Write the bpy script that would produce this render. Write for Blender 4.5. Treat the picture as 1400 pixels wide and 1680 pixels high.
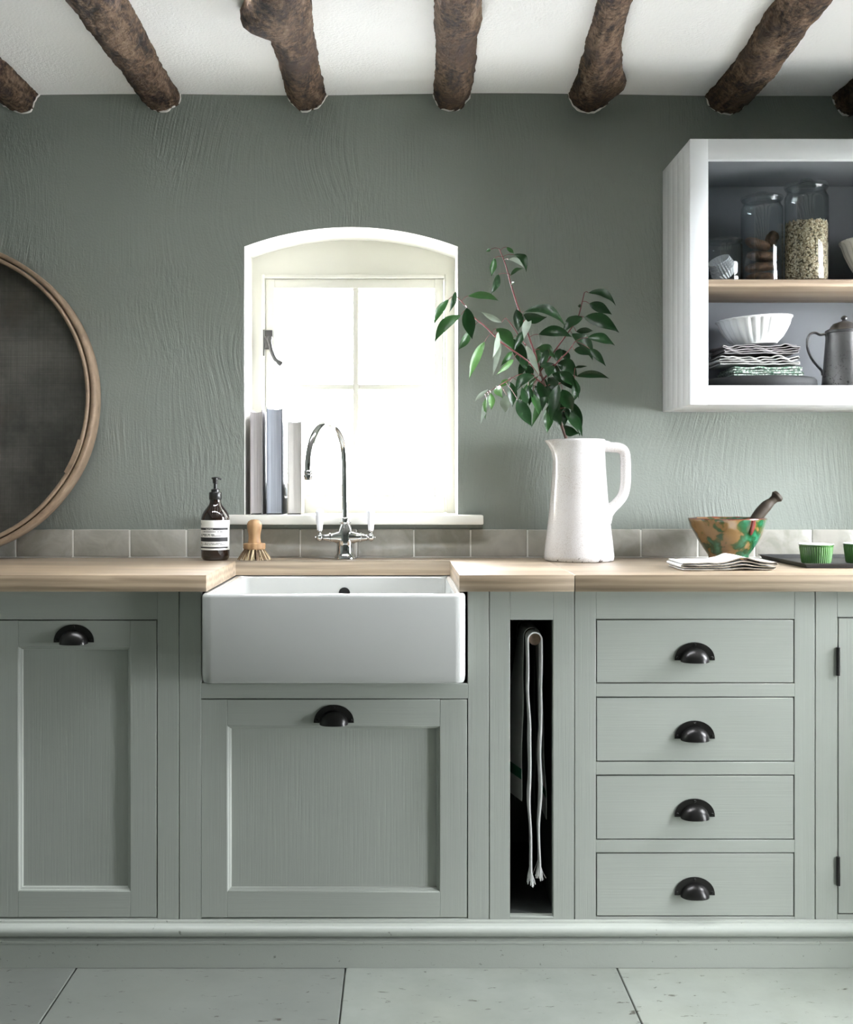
import bpy, bmesh, math, random
from mathutils import Vector, Matrix, noise
R = math.radians
PI = math.pi
random.seed(7)
for o in list(bpy.data.objects):
    bpy.data.objects.remove(o)
scene = bpy.context.scene
C = scene.collection

# ------------------------------------------------------------------ camera
CAMD, CAMZ, F, VX, VY = 3.32, 1.14, 1890.0, 655.0, 790.0     # metres, metres, pixels
cd = bpy.data.cameras.new('camera')
cam = bpy.data.objects.new('camera', cd); C.objects.link(cam)
cam.location = (0, -CAMD, CAMZ); cam.rotation_euler = (R(90), 0, 0)
cd.sensor_fit = 'HORIZONTAL'; cd.sensor_width = 36; cd.lens = F / 1400 * 36
cd.shift_x = (700 - VX) / 1400; cd.shift_y = -(840 - VY) / 1400
cd.clip_start = 0.02
scene.camera = cam

# ------------------------------------------------------------------ sky, daylight openings, exposure
SKY = 66.0
w = bpy.data.worlds.new('overcast_sky'); scene.world = w; w.use_nodes = True
bg = w.node_tree.nodes['Background']
bg.inputs[0].default_value = (0.95, 0.98, 1.04, 1); bg.inputs[1].default_value = SKY
vs = scene.view_settings
vs.view_transform = 'Standard'; vs.look = 'None'; vs.gamma = 1; vs.use_curve_mapping = False
vs.exposure = 0.30
cy = scene.cycles
cy.max_bounces = 10; cy.diffuse_bounces = 5; cy.glossy_bounces = 4; cy.transparent_max_bounces = 24
def portal(name, loc, rot, sx, sy):
    l = bpy.data.lights.new(name, 'AREA'); l.shape = 'RECTANGLE'; l.size = sx; l.size_y = sy
    l.cycles.is_portal = True
    o = bpy.data.objects.new(name, l); C.objects.link(o); o.location = loc; o.rotation_euler = rot
# openings of the room (metres): sink window, side window, low slit and roof slot added for light
XL, XR, YF, ZC = -1.80, 1.62, -4.8, 2.256        # left wall, right wall, front wall, ceiling
SW = (-1.00, -0.34, 0.95, 1.80)                  # side window over the worktop, in the right wall: y0 y1 z0 z1
ADDED_LOW = (-1.48, -1.12, 0.05, 1.00)                  # made-up low slit in right wall, brightens the drawers: y0 y1 z0 z1
ADDED_RL = (-1.00, 0.75, -0.89, -0.71)                 # unseen roof slot added to brighten the worktop: x0 x1 y0 y1
portal('added_rooflight_daylight', ((ADDED_RL[0]+ADDED_RL[1])/2, (ADDED_RL[2]+ADDED_RL[3])/2, ZC+.17), (0, 0, 0), ADDED_RL[1]-ADDED_RL[0], ADDED_RL[3]-ADDED_RL[2])
portal('sink_window_daylight', (-0.139, 0.30, 1.40), (R(-90), 0, 0), 0.58, 0.72)
portal('side_window_daylight', (XR + 0.10, (SW[0]+SW[1])/2, (SW[2]+SW[3])/2), (0, R(90), 0), SW[3]-SW[2], SW[1]-SW[0])
portal('added_low_window_daylight', (XR + 0.10, (ADDED_LOW[0]+ADDED_LOW[1])/2, (ADDED_LOW[2]+ADDED_LOW[3])/2), (0, R(90), 0), ADDED_LOW[3]-ADDED_LOW[2], ADDED_LOW[1]-ADDED_LOW[0])

# ------------------------------------------------------------------ helpers
def px(x, y, d):                  # a point of the place from where it was measured, at distance d from the lens plane
    return Vector(((x - VX) * d / F, d - CAMD, CAMZ - (y - VY) * d / F))
def fx(x): return (x - VX) * 2.725 / F            # on the front plane of the base units
def fz(y): return CAMZ - (y - VY) * 2.725 / F
WL = {}
class B:
    def __init__(s): s.bm = bmesh.new()
    def box(s, x0, x1, y0, y1, z0, z1, bev=0.0, seg=2, mi=0):
        r = bmesh.ops.create_cube(s.bm, size=1)
        vs_ = r['verts']
        for v in vs_:
            v.co = Vector((x0 + (v.co.x+.5)*(x1-x0), y0 + (v.co.y+.5)*(y1-y0), z0 + (v.co.z+.5)*(z1-z0)))
        fs = list({f for v in vs_ for f in v.link_faces})
        for f in fs: f.material_index = mi
        if bev > 0:
            es = list({e for v in vs_ for e in v.link_edges})
            bmesh.ops.bevel(s.bm, geom=es, offset=bev, segments=seg, affect='EDGES', profile=0.5, material=-1)
        return s
    def loops(s, rings, closed=True, cap0=True, cap1=True, mi=0):
        vr = [[s.bm.verts.new(p) for p in r] for r in rings]
        n = len(vr[0])
        for a, b in zip(vr, vr[1:]):
            for i in range(n if closed else n-1):
                j = (i+1) % n
                try:
                    f = s.bm.faces.new((a[i], a[j], b[j], b[i])); f.material_index = mi
                except ValueError: pass
        if cap0:
            f = s.bm.faces.new(list(reversed(vr[0]))); f.material_index = mi
        if cap1:
            f = s.bm.faces.new(vr[-1]); f.material_index = mi
        return vr
    def lathe(s, prof, c=(0,0,0), seg=40, fn=None, cap0=True, cap1=True, mi=0, axis='Z'):
        rings = []
        for k, (r, z) in enumerate(prof):
            ring = []
            for i in range(seg):
                a = 2*PI*i/seg
                rr = max(r, 1e-5)
                if fn: rr = fn(rr, a, z, k)
                if axis == 'Z': p = (c[0]+rr*math.cos(a), c[1]+rr*math.sin(a), c[2]+z)
                elif axis == 'X': p = (c[0]+z, c[1]+rr*math.cos(a), c[2]+rr*math.sin(a))
                else: p = (c[0]+rr*math.cos(a), c[1]-z, c[2]+rr*math.sin(a))
                ring.append(p)
            rings.append(ring)
        s.loops(rings, True, cap0, cap1, mi)
        return s
    def tube(s, pts, rad, seg=10, mi=0, flat=None, up=Vector((0,1,0))):
        pts = [Vector(p) for p in pts]
        n = len(pts)
        if not hasattr(rad, '__len__'): rad = [rad]*n
        rings = []
        prev = None
        for i, p in enumerate(pts):
            t = (pts[min(i+1,n-1)] - pts[max(i-1,0)]).normalized()
            if prev is None:
                u = up - t*up.dot(t)
                if u.length < 1e-3: u = Vector((1,0,0)) - t*t.x
            else:
                u = prev - t*prev.dot(t)
            u.normalize(); prev = u
            v = t.cross(u)
            fu, fv = (1, 1) if flat is None else flat
            rings.append([p + (u*math.cos(a)*fu + v*math.sin(a)*fv)*rad[i] for a in [2*PI*k/seg for k in range(seg)]])
        s.loops(rings, True, True, True, mi)
        return s
    def prism(s, poly, plane, a0, a1, mi=0, bev=0):
        """poly in 2D, extruded: plane 'xz' along y, 'yz' along x, 'xy' along z"""
        def m(u, v, a):
            return {'xz': (u, a, v), 'yz': (a, u, v), 'xy': (u, v, a)}[plane]
        v0 = [s.bm.verts.new(m(u, v, a0)) for u, v in poly]
        v1 = [s.bm.verts.new(m(u, v, a1)) for u, v in poly]
        n = len(poly); fs = []
        for i in range(n):
            fs.append(s.bm.faces.new((v0[i], v0[(i+1)%n], v1[(i+1)%n], v1[i])))
        fs.append(s.bm.faces.new(list(reversed(v0)))); fs.append(s.bm.faces.new(v1))
        for f in fs: f.material_index = mi
        if bev:
            es = list({e for f in fs for e in f.edges})
            bmesh.ops.bevel(s.bm, geom=es, offset=bev, segments=2, affect='EDGES', profile=0.5)
        return s
    def poly(s, pts, mi=0):
        f = s.bm.faces.new([s.bm.verts.new(p) for p in pts]); f.material_index = mi
        return s
def obj(name, b, mats, parent=None, smooth=40, local=False, recalc=True):
    bm = b.bm if isinstance(b, B) else b
    if recalc: bmesh.ops.recalc_face_normals(bm, faces=bm.faces[:])
    me = bpy.data.meshes.new(name); bm.to_mesh(me); bm.free()
    off = Vector((0,0,0)) if (parent is None or local) else WL.get(parent.name, Vector((0,0,0)))
    if off.length: me.transform(Matrix.Translation(-off))
    for m in (mats if isinstance(mats, (list, tuple)) else [mats]): me.materials.append(m)
    if smooth:
        me.polygons.foreach_set('use_smooth', [True]*len(me.polygons))
        me.set_sharp_from_angle(angle=R(smooth))
    o = bpy.data.objects.new(name, me); C.objects.link(o)
    if parent: o.parent = parent
    WL[o.name] = off
    return o
def tag(o, label=None, cat=None, group=None, kind=None):
    if label: o['label'] = label
    if cat: o['category'] = cat
    if group: o['group'] = group
    if kind: o['kind'] = kind
    return o
def thing(name, label, cat, loc=(0,0,0), group=None):
    o = bpy.data.objects.new(name, None); C.objects.link(o); o.location = loc
    o.empty_display_size = 0.05
    WL[o.name] = Vector(loc)
    return tag(o, label, cat, group)
def struct(name, b, mats, parent=None, smooth=40):
    o = obj(name, b, mats, parent, smooth)
    if parent is None: o['kind'] = 'structure'
    return o
def spline(pts, n=8):
    pts = [Vector(p) for p in pts]; out = []
    for i in range(len(pts)-1):
        p0, p1, p2, p3 = pts[max(i-1,0)], pts[i], pts[i+1], pts[min(i+2,len(pts)-1)]
        for k in range(n):
            t = k/n
            out.append(0.5*((2*p1)+(p2-p0)*t+(2*p0-5*p1+4*p2-p3)*t*t+(3*p1-p0-3*p2+p3)*t**3))
    out.append(pts[-1]); return out
def rrect(x0, x1, y0, y1, r, z, n=6):
    out = []
    for cx, cy, a in ((x1-r, y1-r, 0), (x0+r, y1-r, 90), (x0+r, y0+r, 180), (x1-r, y0+r, 270)):
        for k in range(n+1):
            t = R(a + 90*k/n); out.append((cx+r*math.cos(t), cy+r*math.sin(t), z))
    return out

# ------------------------------------------------------------------ materials
def new_mat(name, col=(0.5,0.5,0.5), rough=0.5, metal=0.0, spec=0.5, coat=0.0):
    m = bpy.data.materials.new(name); m.use_nodes = True
    nt = m.node_tree; b = nt.nodes['Principled BSDF']
    b.inputs['Base Color'].default_value = (*col, 1); b.inputs['Roughness'].default_value = rough
    b.inputs['Metallic'].default_value = metal; b.inputs['Specular IOR Level'].default_value = spec
    b.inputs['Coat Weight'].default_value = coat
    return m, nt, b
def node(nt, typ, **kw):
    n = nt.nodes.new(typ)
    for k, v in kw.items():
        if k.startswith('_'): setattr(n, k[1:], v)
        else: n.inputs[k].default_value = v
    return n
def L(nt, a, b): nt.links.new(a, b)
def coords(nt, scale=(1,1,1), rot=(0,0,0), src='Object', loc=(0,0,0)):
    tc = nt.nodes.new('ShaderNodeTexCoord'); mp = nt.nodes.new('ShaderNodeMapping')
    mp.inputs['Scale'].default_value = scale; mp.inputs['Rotation'].default_value = rot
    mp.inputs['Location'].default_value = loc
    if src == 'World':
        g = nt.nodes.new('ShaderNodeNewGeometry'); L(nt, g.outputs['Position'], mp.inputs[0])
    else:
        L(nt, tc.outputs[src], mp.inputs[0])
    return mp.outputs[0]
def noise_n(nt, vec, scale=5, detail=4, rough=0.5, dist=0):
    n = nt.nodes.new('ShaderNodeTexNoise')
    n.inputs['Scale'].default_value = scale; n.inputs['Detail'].default_value = detail
    n.inputs['Roughness'].default_value = rough; n.inputs['Distortion'].default_value = dist
    L(nt, vec, n.inputs['Vector']); return n.outputs[0]
def ramp(nt, fac, stops, interp='LINEAR'):
    r = nt.nodes.new('ShaderNodeValToRGB'); r.color_ramp.interpolation = interp
    e = r.color_ramp.elements
    while len(e) < len(stops): e.new(0.5)
    for i, (p, c) in enumerate(stops):
        e[i].position = p; e[i].color = (*c, 1) if len(c) == 3 else c
    L(nt, fac, r.inputs[0]); return r.outputs[0]
def g3(v): return (v, v, v)
def mixc(nt, fac, a, b, mode='MIX'):
    n = nt.nodes.new('ShaderNodeMix'); n.data_type = 'RGBA'; n.blend_type = mode
    if isinstance(fac, (int, float)): n.inputs[0].default_value = fac
    else: L(nt, fac, n.inputs[0])
    for s, v in ((6, a), (7, b)):
        if isinstance(v, tuple): n.inputs[s].default_value = (*v, 1) if len(v) == 3 else v
        else: L(nt, v, n.inputs[s])
    return n.outputs[2]
def math_n(nt, op, a, b=0.0):
    n = nt.nodes.new('ShaderNodeMath'); n.operation = op
    for i, v in enumerate((a, b)):
        if isinstance(v, (int, float)): n.inputs[i].default_value = v
        else: L(nt, v, n.inputs[i])
    return n.outputs[0]
def bump(nt, b, h, strength=0.3, dist=0.01):
    n = nt.nodes.new('ShaderNodeBump'); n.inputs['Strength'].default_value = strength
    n.inputs['Distance'].default_value = dist
    L(nt, h, n.inputs['Height']); L(nt, n.outputs[0], b.inputs['Normal']); return n

def plaster(name, col, strength, tint=0.06):
    m, nt, b = new_mat(name, col, 0.72, spec=0.3)
    p = coords(nt, src='World')
    lo = nt.nodes.new('ShaderNodeTexNoise'); lo.inputs['Scale'].default_value = 1.1; lo.inputs['Detail'].default_value = 2
    L(nt, p, lo.inputs['Vector'])
    sub = nt.nodes.new('ShaderNodeVectorMath'); sub.operation = 'MULTIPLY_ADD'
    L(nt, lo.outputs['Color'], sub.inputs[0]); sub.inputs[1].default_value = (0.38, 0.38, 0.38); L(nt, p, sub.inputs[2])
    def strokes(rot, sc):
        mp = nt.nodes.new('ShaderNodeMapping'); mp.inputs['Rotation'].default_value = rot
        mp.inputs['Scale'].default_value = sc; L(nt, sub.outputs[0], mp.inputs[0])
        return noise_n(nt, mp.outputs[0], 1.0, 3, 0.6)
    a = strokes((0, R(-10), 0), (125, 125, 2.6)); c = strokes((0, R(48), 0), (120, 120, 2.8))
    mask = ramp(nt, noise_n(nt, p, 2.3, 2), [(0.44, g3(0)), (0.56, g3(1))])
    s = mixc(nt, mask, a, c)
    blot = ramp(nt, noise_n(nt, p, 2.9, 2), [(0.38, g3(0.06)), (0.62, g3(1))])
    s2 = mixc(nt, 1.0, s, blot, 'MULTIPLY')
    fine = noise_n(nt, p, 160, 3)
    h = math_n(nt, 'ADD', s2, math_n(nt, 'MULTIPLY', fine, 0.18))
    wav = noise_n(nt, p, 5, 2)
    h = math_n(nt, 'ADD', h, math_n(nt, 'MULTIPLY', wav, 0.7))
    bump(nt, b, h, strength, 0.0075)
    v = noise_n(nt, p, 2.0, 5)
    L(nt, mixc(nt, v, tuple(c_*(1-tint) for c_ in col), tuple(min(1, c_*(1+tint)) for c_ in col)), b.inputs['Base Color'])
    return m
M = {}
M['wall'] = plaster('sage_plaster', (0.207, 0.227, 0.203), 0.62)
M['wall_plain'] = new_mat('sage_wall_paint', (0.218, 0.243, 0.213), 0.8)[0]
M['ceiling'] = plaster('white_plaster', (0.94, 0.935, 0.93), 0.55, 0.02)
M['room_white'] = new_mat('off_white_paint', (0.70, 0.69, 0.66), 0.8)[0]
M['reveal'] = plaster('white_reveal_paint', (0.80, 0.79, 0.74), 0.25, 0.02)
M['joinery'] = new_mat('cream_joinery_paint', (0.76, 0.75, 0.68), 0.45)[0]

def painted(name, col, horiz):
    m, nt, b = new_mat(name, col, 0.42, spec=0.45)
    sc = (5, 120, 240) if horiz else (240, 120, 5)
    p = coords(nt, sc, src='World')
    n1 = noise_n(nt, p, 1.0, 4, 0.6)
    p2 = coords(nt, src='World'); n2 = noise_n(nt, p2, 3.0, 4)
    bump(nt, b, n1, 0.35, 0.0012)
    c1 = mixc(nt, n1, tuple(c*0.96 for c in col), tuple(c*1.04 for c in col))
    L(nt, mixc(nt, n2, mixc(nt, 0.85, g3(0), c1), c1), b.inputs['Base Color'])
    L(nt, ramp(nt, n1, [(0.3, g3(0.36)), (0.7, g3(0.52))]), b.inputs['Roughness'])
    return m
PAINT = (0.376, 0.399, 0.356)
M['pv'] = painted('sage_paint_vertical', PAINT, False)
M['ph'] = painted('sage_paint_horizontal', PAINT, True)
m, nt, b = new_mat('sage_plinth_paint', PAINT, 0.42)
p = coords(nt, src='World'); n = noise_n(nt, p, 60, 6, 0.7)
L(nt, ramp(nt, n, [(0.30, (0.16,0.17,0.14)), (0.36, PAINT)]), b.inputs['Base Color']); bump(nt, b, n, 0.25, 0.002); M['plinth'] = m
M['carcass'] = new_mat('dark_carcass', (0.035, 0.04, 0.035), 0.7)[0]
M['slot'] = new_mat('slot_interior_paint', (0.05, 0.055, 0.05), 0.6)[0]

def oak(name, c0, c1, rough=0.5, axis=0, spec=0.35, coat=0.0):
    m, nt, b = new_mat(name, c0, rough, spec=spec, coat=coat); b.inputs['Coat Roughness'].default_value = 0.45
    sc = [70, 70, 70]; sc[axis] = 2.2
    p = coords(nt, tuple(sc), src='World')
    lo = coords(nt, (1.2, 9, 9) if axis == 0 else (9, 9, 1.2), src='World')
    n1 = noise_n(nt, p, 1.0, 5, 0.65, 0.6); n2 = noise_n(nt, lo, 1.0, 3, 0.5, 0.8)
    wv = nt.nodes.new('ShaderNodeTexWave'); wv.bands_direction = 'Z' if axis == 0 else 'X'
    wv.inputs['Scale'].default_value = 17; wv.inputs['Distortion'].default_value = 3.5; wv.inputs['Detail'].default_value = 2
    wv.inputs['Detail Scale'].default_value = 1.2
    L(nt, coords(nt, (0.12, 1, 1) if axis == 0 else (1, 1, 0.12), src='World'), wv.inputs['Vector'])
    f = math_n(nt, 'ADD', math_n(nt, 'MULTIPLY', n1, 0.58), math_n(nt, 'ADD', math_n(nt, 'MULTIPLY', n2, 0.27), math_n(nt, 'MULTIPLY', wv.outputs[1], 0.15)))
    L(nt, ramp(nt, f, [(0.36, c1), (0.50, tuple((a*.5+b_*.5) for a, b_ in zip(c0, c1))), (0.62, c0)]), b.inputs['Base Color'])
    bump(nt, b, n1, 0.2, 0.001)
    return m
M['oak'] = oak('pale_oak', (0.40, 0.302, 0.198), (0.178, 0.124, 0.070), 0.45, 0, 1.0, 1.0)
M['oak_shelf'] = oak('shelf_oak', (0.36, 0.28, 0.20), (0.20, 0.145, 0.10), 0.5)
M['beech'] = oak('beech', (0.38, 0.235, 0.115), (0.21, 0.115, 0.05), 0.55, 2)
M['hoop'] = new_mat('x', (0.3,0.2,0.1))[0]
m, nt, b = new_mat('bentwood_hoop', (0.33, 0.22, 0.13), 0.6)
p = coords(nt, (1,1,1)); n = noise_n(nt, p, 18, 6, 0.7); n2 = noise_n(nt, coords(nt, (6, 60, 6)), 3, 4)
L(nt, mixc(nt, n2, ramp(nt, n, [(0.25, (0.05,0.028,0.016)), (0.5, (0.20,0.135,0.085)), (0.75, (0.38,0.30,0.21))]), (0.24,0.175,0.115)), b.inputs['Base Color'])
bump(nt, b, n2, 0.3, 0.002); M['hoop'] = m
# woven sieve cloth
m, nt, b = new_mat('sieve_weave', (0.06,0.055,0.045), 0.6, 0.35)
p = coords(nt)
w1 = node(nt, 'ShaderNodeTexWave', _bands_direction='X', Scale=110.0, Distortion=0.6); L(nt, p, w1.inputs['Vector'])
w2 = node(nt, 'ShaderNodeTexWave', _bands_direction='Z', Scale=110.0, Distortion=0.6); L(nt, p, w2.inputs['Vector'])
wm = math_n(nt, 'MAXIMUM', w1.outputs[1], w2.outputs[1])
big = noise_n(nt, p, 4.5, 5, 0.65); streak = noise_n(nt, coords(nt, (4, 1, 130)), 1, 2); streak2 = noise_n(nt, coords(nt, (130, 1, 4)), 1, 2)
st = math_n(nt, 'MULTIPLY', streak, streak2)
wire = mixc(nt, ramp(nt, big, [(0.35, g3(0)), (0.62, g3(1))]), (0.060,0.060,0.050), (0.185,0.175,0.150))
wire = mixc(nt, ramp(nt, noise_n(nt, p, 3.1, 4), [(0.55, g3(0)), (0.75, g3(0.7))]), wire, (0.10,0.055,0.03))
wire = mixc(nt, ramp(nt, st, [(0.12, g3(0.35)), (0.4, g3(0))]), wire, (0.02,0.018,0.015))
L(nt, mixc(nt, ramp(nt, wm, [(0.55, g3(0)), (0.9, g3(1))]), (0.012,0.012,0.010), wire), b.inputs['Base Color'])
bump(nt, b, wm, 0.5, 0.001); M['sieve'] = m

# glazed wall tiles
m, nt, b = new_mat('glazed_tile', (0.40,0.39,0.33), 0.12, spec=0.55)
p = coords(nt, src='World'); oi = nt.nodes.new('ShaderNodeObjectInfo')
n = noise_n(nt, p, 14, 4, 0.55, 0.8)
cA = mixc(nt, oi.outputs['Random'], (0.255,0.253,0.218), (0.35,0.342,0.298))
L(nt, mixc(nt, ramp(nt, n, [(0.4, g3(0)), (0.62, g3(0.55))]), cA, (0.43,0.405,0.365)), b.inputs['Base Color'])
bump(nt, b, noise_n(nt, p, 22, 2, 0.5, 0.5), 0.35, 0.006); M['tile'] = m
M['grout'] = new_mat('pale_grout', (0.66,0.65,0.61), 0.9)[0]
# limestone slabs
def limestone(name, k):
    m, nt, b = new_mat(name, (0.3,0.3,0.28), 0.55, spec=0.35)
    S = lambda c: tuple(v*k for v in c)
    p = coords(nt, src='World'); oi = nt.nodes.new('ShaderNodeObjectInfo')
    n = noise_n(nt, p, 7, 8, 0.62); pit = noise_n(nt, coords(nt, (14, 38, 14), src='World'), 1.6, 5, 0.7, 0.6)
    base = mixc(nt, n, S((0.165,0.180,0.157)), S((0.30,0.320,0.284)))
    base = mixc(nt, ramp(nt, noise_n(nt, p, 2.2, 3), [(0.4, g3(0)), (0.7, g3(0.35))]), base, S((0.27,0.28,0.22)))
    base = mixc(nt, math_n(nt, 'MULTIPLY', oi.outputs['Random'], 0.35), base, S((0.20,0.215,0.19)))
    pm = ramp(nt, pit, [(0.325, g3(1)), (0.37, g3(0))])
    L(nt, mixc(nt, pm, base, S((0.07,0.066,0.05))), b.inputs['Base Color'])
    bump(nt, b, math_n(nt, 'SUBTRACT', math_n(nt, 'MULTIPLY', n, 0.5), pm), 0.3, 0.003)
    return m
M['stone'] = limestone('limestone', 1.0); M['stone_shade_faint'] = limestone('limestone_shade_faint', 0.84); M['stone_shade_mid'] = limestone('limestone_shade_mid', 0.66); M['stone_shade_deep'] = limestone('limestone_shade_deep', 0.54)  # one stone in four tones, fading light painted into the colour
M['joint'] = new_mat('floor_joint', (0.09,0.09,0.075), 0.95)[0]
# beams
m, nt, b = new_mat('old_beam', (0.12,0.08,0.05), 0.85, spec=0.25)
p = coords(nt, (1, 0.28, 1), src='World'); n = noise_n(nt, p, 26, 8, 0.7, 0.4)
n2 = noise_n(nt, coords(nt, src='World'), 75, 5, 0.7)
big = noise_n(nt, coords(nt, src='World'), 7, 3)
f = math_n(nt, 'ADD', math_n(nt, 'MULTIPLY', n, 0.6), math_n(nt, 'MULTIPLY', n2, 0.4))
lo_ = ramp(nt, f, [(0.42, (0.007,0.0045,0.003)), (0.49, (0.060,0.036,0.022)), (0.57, (0.165,0.110,0.070)), (0.72, (0.33,0.25,0.175))])
L(nt, mixc(nt, ramp(nt, big, [(0.45, g3(0)), (0.65, g3(0.72))]), lo_, (0.055,0.033,0.022)), b.inputs['Base Color'])
bump(nt, b, f, 1.0, 0.035); M['beam'] = m
M['beam_mortar'] = new_mat('limewash_edge', (0.72,0.70,0.66), 0.9)[0]

M['ceramic'] = new_mat('white_fireclay', (0.80,0.81,0.80), 0.10, spec=0.5, coat=0.3)[0]
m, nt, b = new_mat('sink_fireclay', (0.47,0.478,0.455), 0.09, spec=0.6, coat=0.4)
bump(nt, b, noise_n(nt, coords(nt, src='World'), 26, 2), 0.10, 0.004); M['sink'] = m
M['porcelain'] = new_mat('porcelain_handle', (0.86,0.87,0.90), 0.12)[0]
M['chrome'] = new_mat('chrome', (0.60,0.60,0.595), 0.07, 1.0)[0]
M['bronze'] = new_mat('black_bronze', (0.018,0.017,0.016), 0.30, 0.55, 0.6)[0]
M['iron'] = new_mat('grey_iron', (0.07,0.068,0.066), 0.5, 0.4)[0]
M['black_plastic'] = new_mat('black_plastic', (0.012,0.012,0.012), 0.3)[0]
M['black'] = new_mat('black_void', (0.006,0.006,0.006), 0.9)[0]
m, nt, b = new_mat('amber_bottle', (0.012,0.006,0.004), 0.05, spec=0.6, coat=0.6); M['amber'] = m
M['paper'] = new_mat('label_paper', (0.78,0.77,0.72), 0.6)[0]
M['ink'] = new_mat('label_ink', (0.015,0.015,0.015), 0.6)[0]
M['white_paint'] = new_mat('cabinet_white_paint', (0.69,0.705,0.71), 0.65, spec=.2)[0]
M['cab_grey'] = new_mat('cabinet_slate_paint', (0.135,0.145,0.156), 0.45)[0]
def glass(name, tint=(1,1,1), ior=1.45):
    m = bpy.data.materials.new(name); m.use_nodes = True; nt = m.node_tree
    for n in list(nt.nodes):
        if n.type != 'OUTPUT_MATERIAL': nt.nodes.remove(n)
    out = [n for n in nt.nodes if n.type == 'OUTPUT_MATERIAL'][0]
    t = node(nt, 'ShaderNodeBsdfTransparent'); t.inputs[0].default_value = (*tint, 1)
    g = node(nt, 'ShaderNodeBsdfGlossy', Roughness=0.02)
    lw = node(nt, 'ShaderNodeLayerWeight', Blend=0.5); mx = nt.nodes.new('ShaderNodeMixShader')
    f0 = ((ior-1)/(ior+1))**2; f5 = math_n(nt, 'POWER', lw.outputs['Facing'], 4.5)
    fr = math_n(nt, 'MULTIPLY_ADD', f5, 1-f0); fr.node.inputs[2].default_value = f0
    L(nt, fr, mx.inputs[0]); L(nt, t.outputs[0], mx.inputs[1]); L(nt, g.outputs[0], mx.inputs[2])
    L(nt, mx.outputs[0], out.inputs[0]); return m
M['pane'] = glass('window_glass'); M['jar'] = glass('jar_glass', (0.93,0.95,0.95), 1.5)
def simple_cloth(name, col, scale=900, strength=0.3):
    m, nt, b = new_mat(name, col, 0.9, spec=0.15)
    p = coords(nt, src='World'); n = noise_n(nt, p, scale*0.2, 3); bump(nt, b, n, strength, 0.001)
    L(nt, mixc(nt, noise_n(nt, p, 30, 4), tuple(c*0.86 for c in col), col), b.inputs['Base Color']); return m
M['linen_white'] = simple_cloth('white_linen', (0.80,0.80,0.78))
M['linen_hem'] = simple_cloth('ecru_hem', (0.26,0.23,0.18))
M['linen_grey'] = simple_cloth('grey_linen', (0.13,0.122,0.12))
M['linen_cream'] = simple_cloth('cream_linen', (0.40,0.40,0.375))
m, nt, b = new_mat('green_boucle', (0.4,0.5,0.4), 0.95)
n = noise_n(nt, coords(nt, src='World'), 190, 3, 0.6)
L(nt, ramp(nt, n, [(0.42, (0.05,0.11,0.07)), (0.52, (0.25,0.32,0.26)), (0.6, (0.50,0.54,0.50))]), b.inputs['Base Color']); bump(nt, b, n, 0.8, 0.003); M['green_cloth'] = m
M['towel'] = simple_cloth('towel_linen', (0.55,0.55,0.52))
M['towel_dark'] = simple_cloth('towel_charcoal', (0.10,0.105,0.10))
M['towel_green'] = simple_cloth('towel_green_stripe', (0.03,0.16,0.09))

# ------------------------------------------------------------------ the room
OX0, OX1, ZSP, ZAP = -0.446, 0.169, 1.817, 1.873       # window opening, springing and apex of its arch
OXC = (OX0 + OX1) / 2; ZSILL = 1.036
def arch_z(x):
    hw = (OX1 - OX0) / 2; s = ZAP - ZSP; r = (hw*hw + s*s) / (2*s)
    return ZAP - r + math.sqrt(max(r*r - (x-OXC)**2, 0))
WT = 0.36
b = B()
def quad(b, p, mi=0): b.poly(p, mi)
def ceil_z(x): return ZC + 0.10                     # the wall runs up behind the ceiling skin
for (a0, a1, c0, c1) in ((XL-.3, OX0, -0.1, ZC+.1), (OX1, XR+.3, -0.1, ZC+.1), (OX0, OX1, -0.1, ZSILL)):
    for y in (0, WT): quad(b, [(a0,y,c0),(a1,y,c0),(a1,y,c1),(a0,y,c1)])
NA = 24
xs = [OX0 + (OX1-OX0)*i/NA for i in range(NA+1)]
for i in range(NA):
    x0, x1 = xs[i], xs[i+1]
    for y in (0, WT): quad(b, [(x0,y,arch_z(x0)),(x1,y,arch_z(x1)),(x1,y,ZC+.1),(x0,y,ZC+.1)])
    quad(b, [(x0,0,arch_z(x0)),(x0,WT,arch_z(x0)),(x1,WT,arch_z(x1)),(x1,0,arch_z(x1))], 1)
quad(b, [(OX0,0,ZSILL),(OX0,WT,ZSILL),(OX0,WT,ZSP),(OX0,0,ZSP)], 1)
quad(b, [(OX1,0,ZSILL),(OX1,0,ZSP),(OX1,WT,ZSP),(OX1,WT,ZSILL)], 1)
quad(b, [(OX0,0,ZSILL),(OX1,0,ZSILL),(OX1,WT,ZSILL),(OX0,WT,ZSILL)], 1)
bmesh.ops.remove_doubles(b.bm, verts=b.bm.verts[:], dist=1e-5)
wall_back = struct('wall_back', b, [M['wall'], M['reveal']], smooth=0)
b = B().box(XL-0.3, XL, YF-.2, -0.0005, -0.1, ZC+.1); wall_left = struct('wall_left', b, M['wall_plain'])
b = B()   # right wall around its window and the added low slit
b.box(XR, XR+.3, YF-.2, ADDED_LOW[0], -.1, ZC+.1); b.box(XR, XR+.3, ADDED_LOW[1], SW[0], -.1, ZC+.1); b.box(XR, XR+.3, SW[1], -0.0005, -.1, ZC+.1)
for q in (SW, ADDED_LOW):
    b.box(XR, XR+.3, q[0], q[1], -.1, q[2]); b.box(XR, XR+.3, q[0], q[1], q[3], ZC+.1)
wall_right = struct('wall_right', b, M['wall_plain'])
b = B().box(XL, XR, YF-.2, YF, -.1, ZC+.1); wall_front = struct('wall_front', b, M['wall_plain'])
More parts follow.
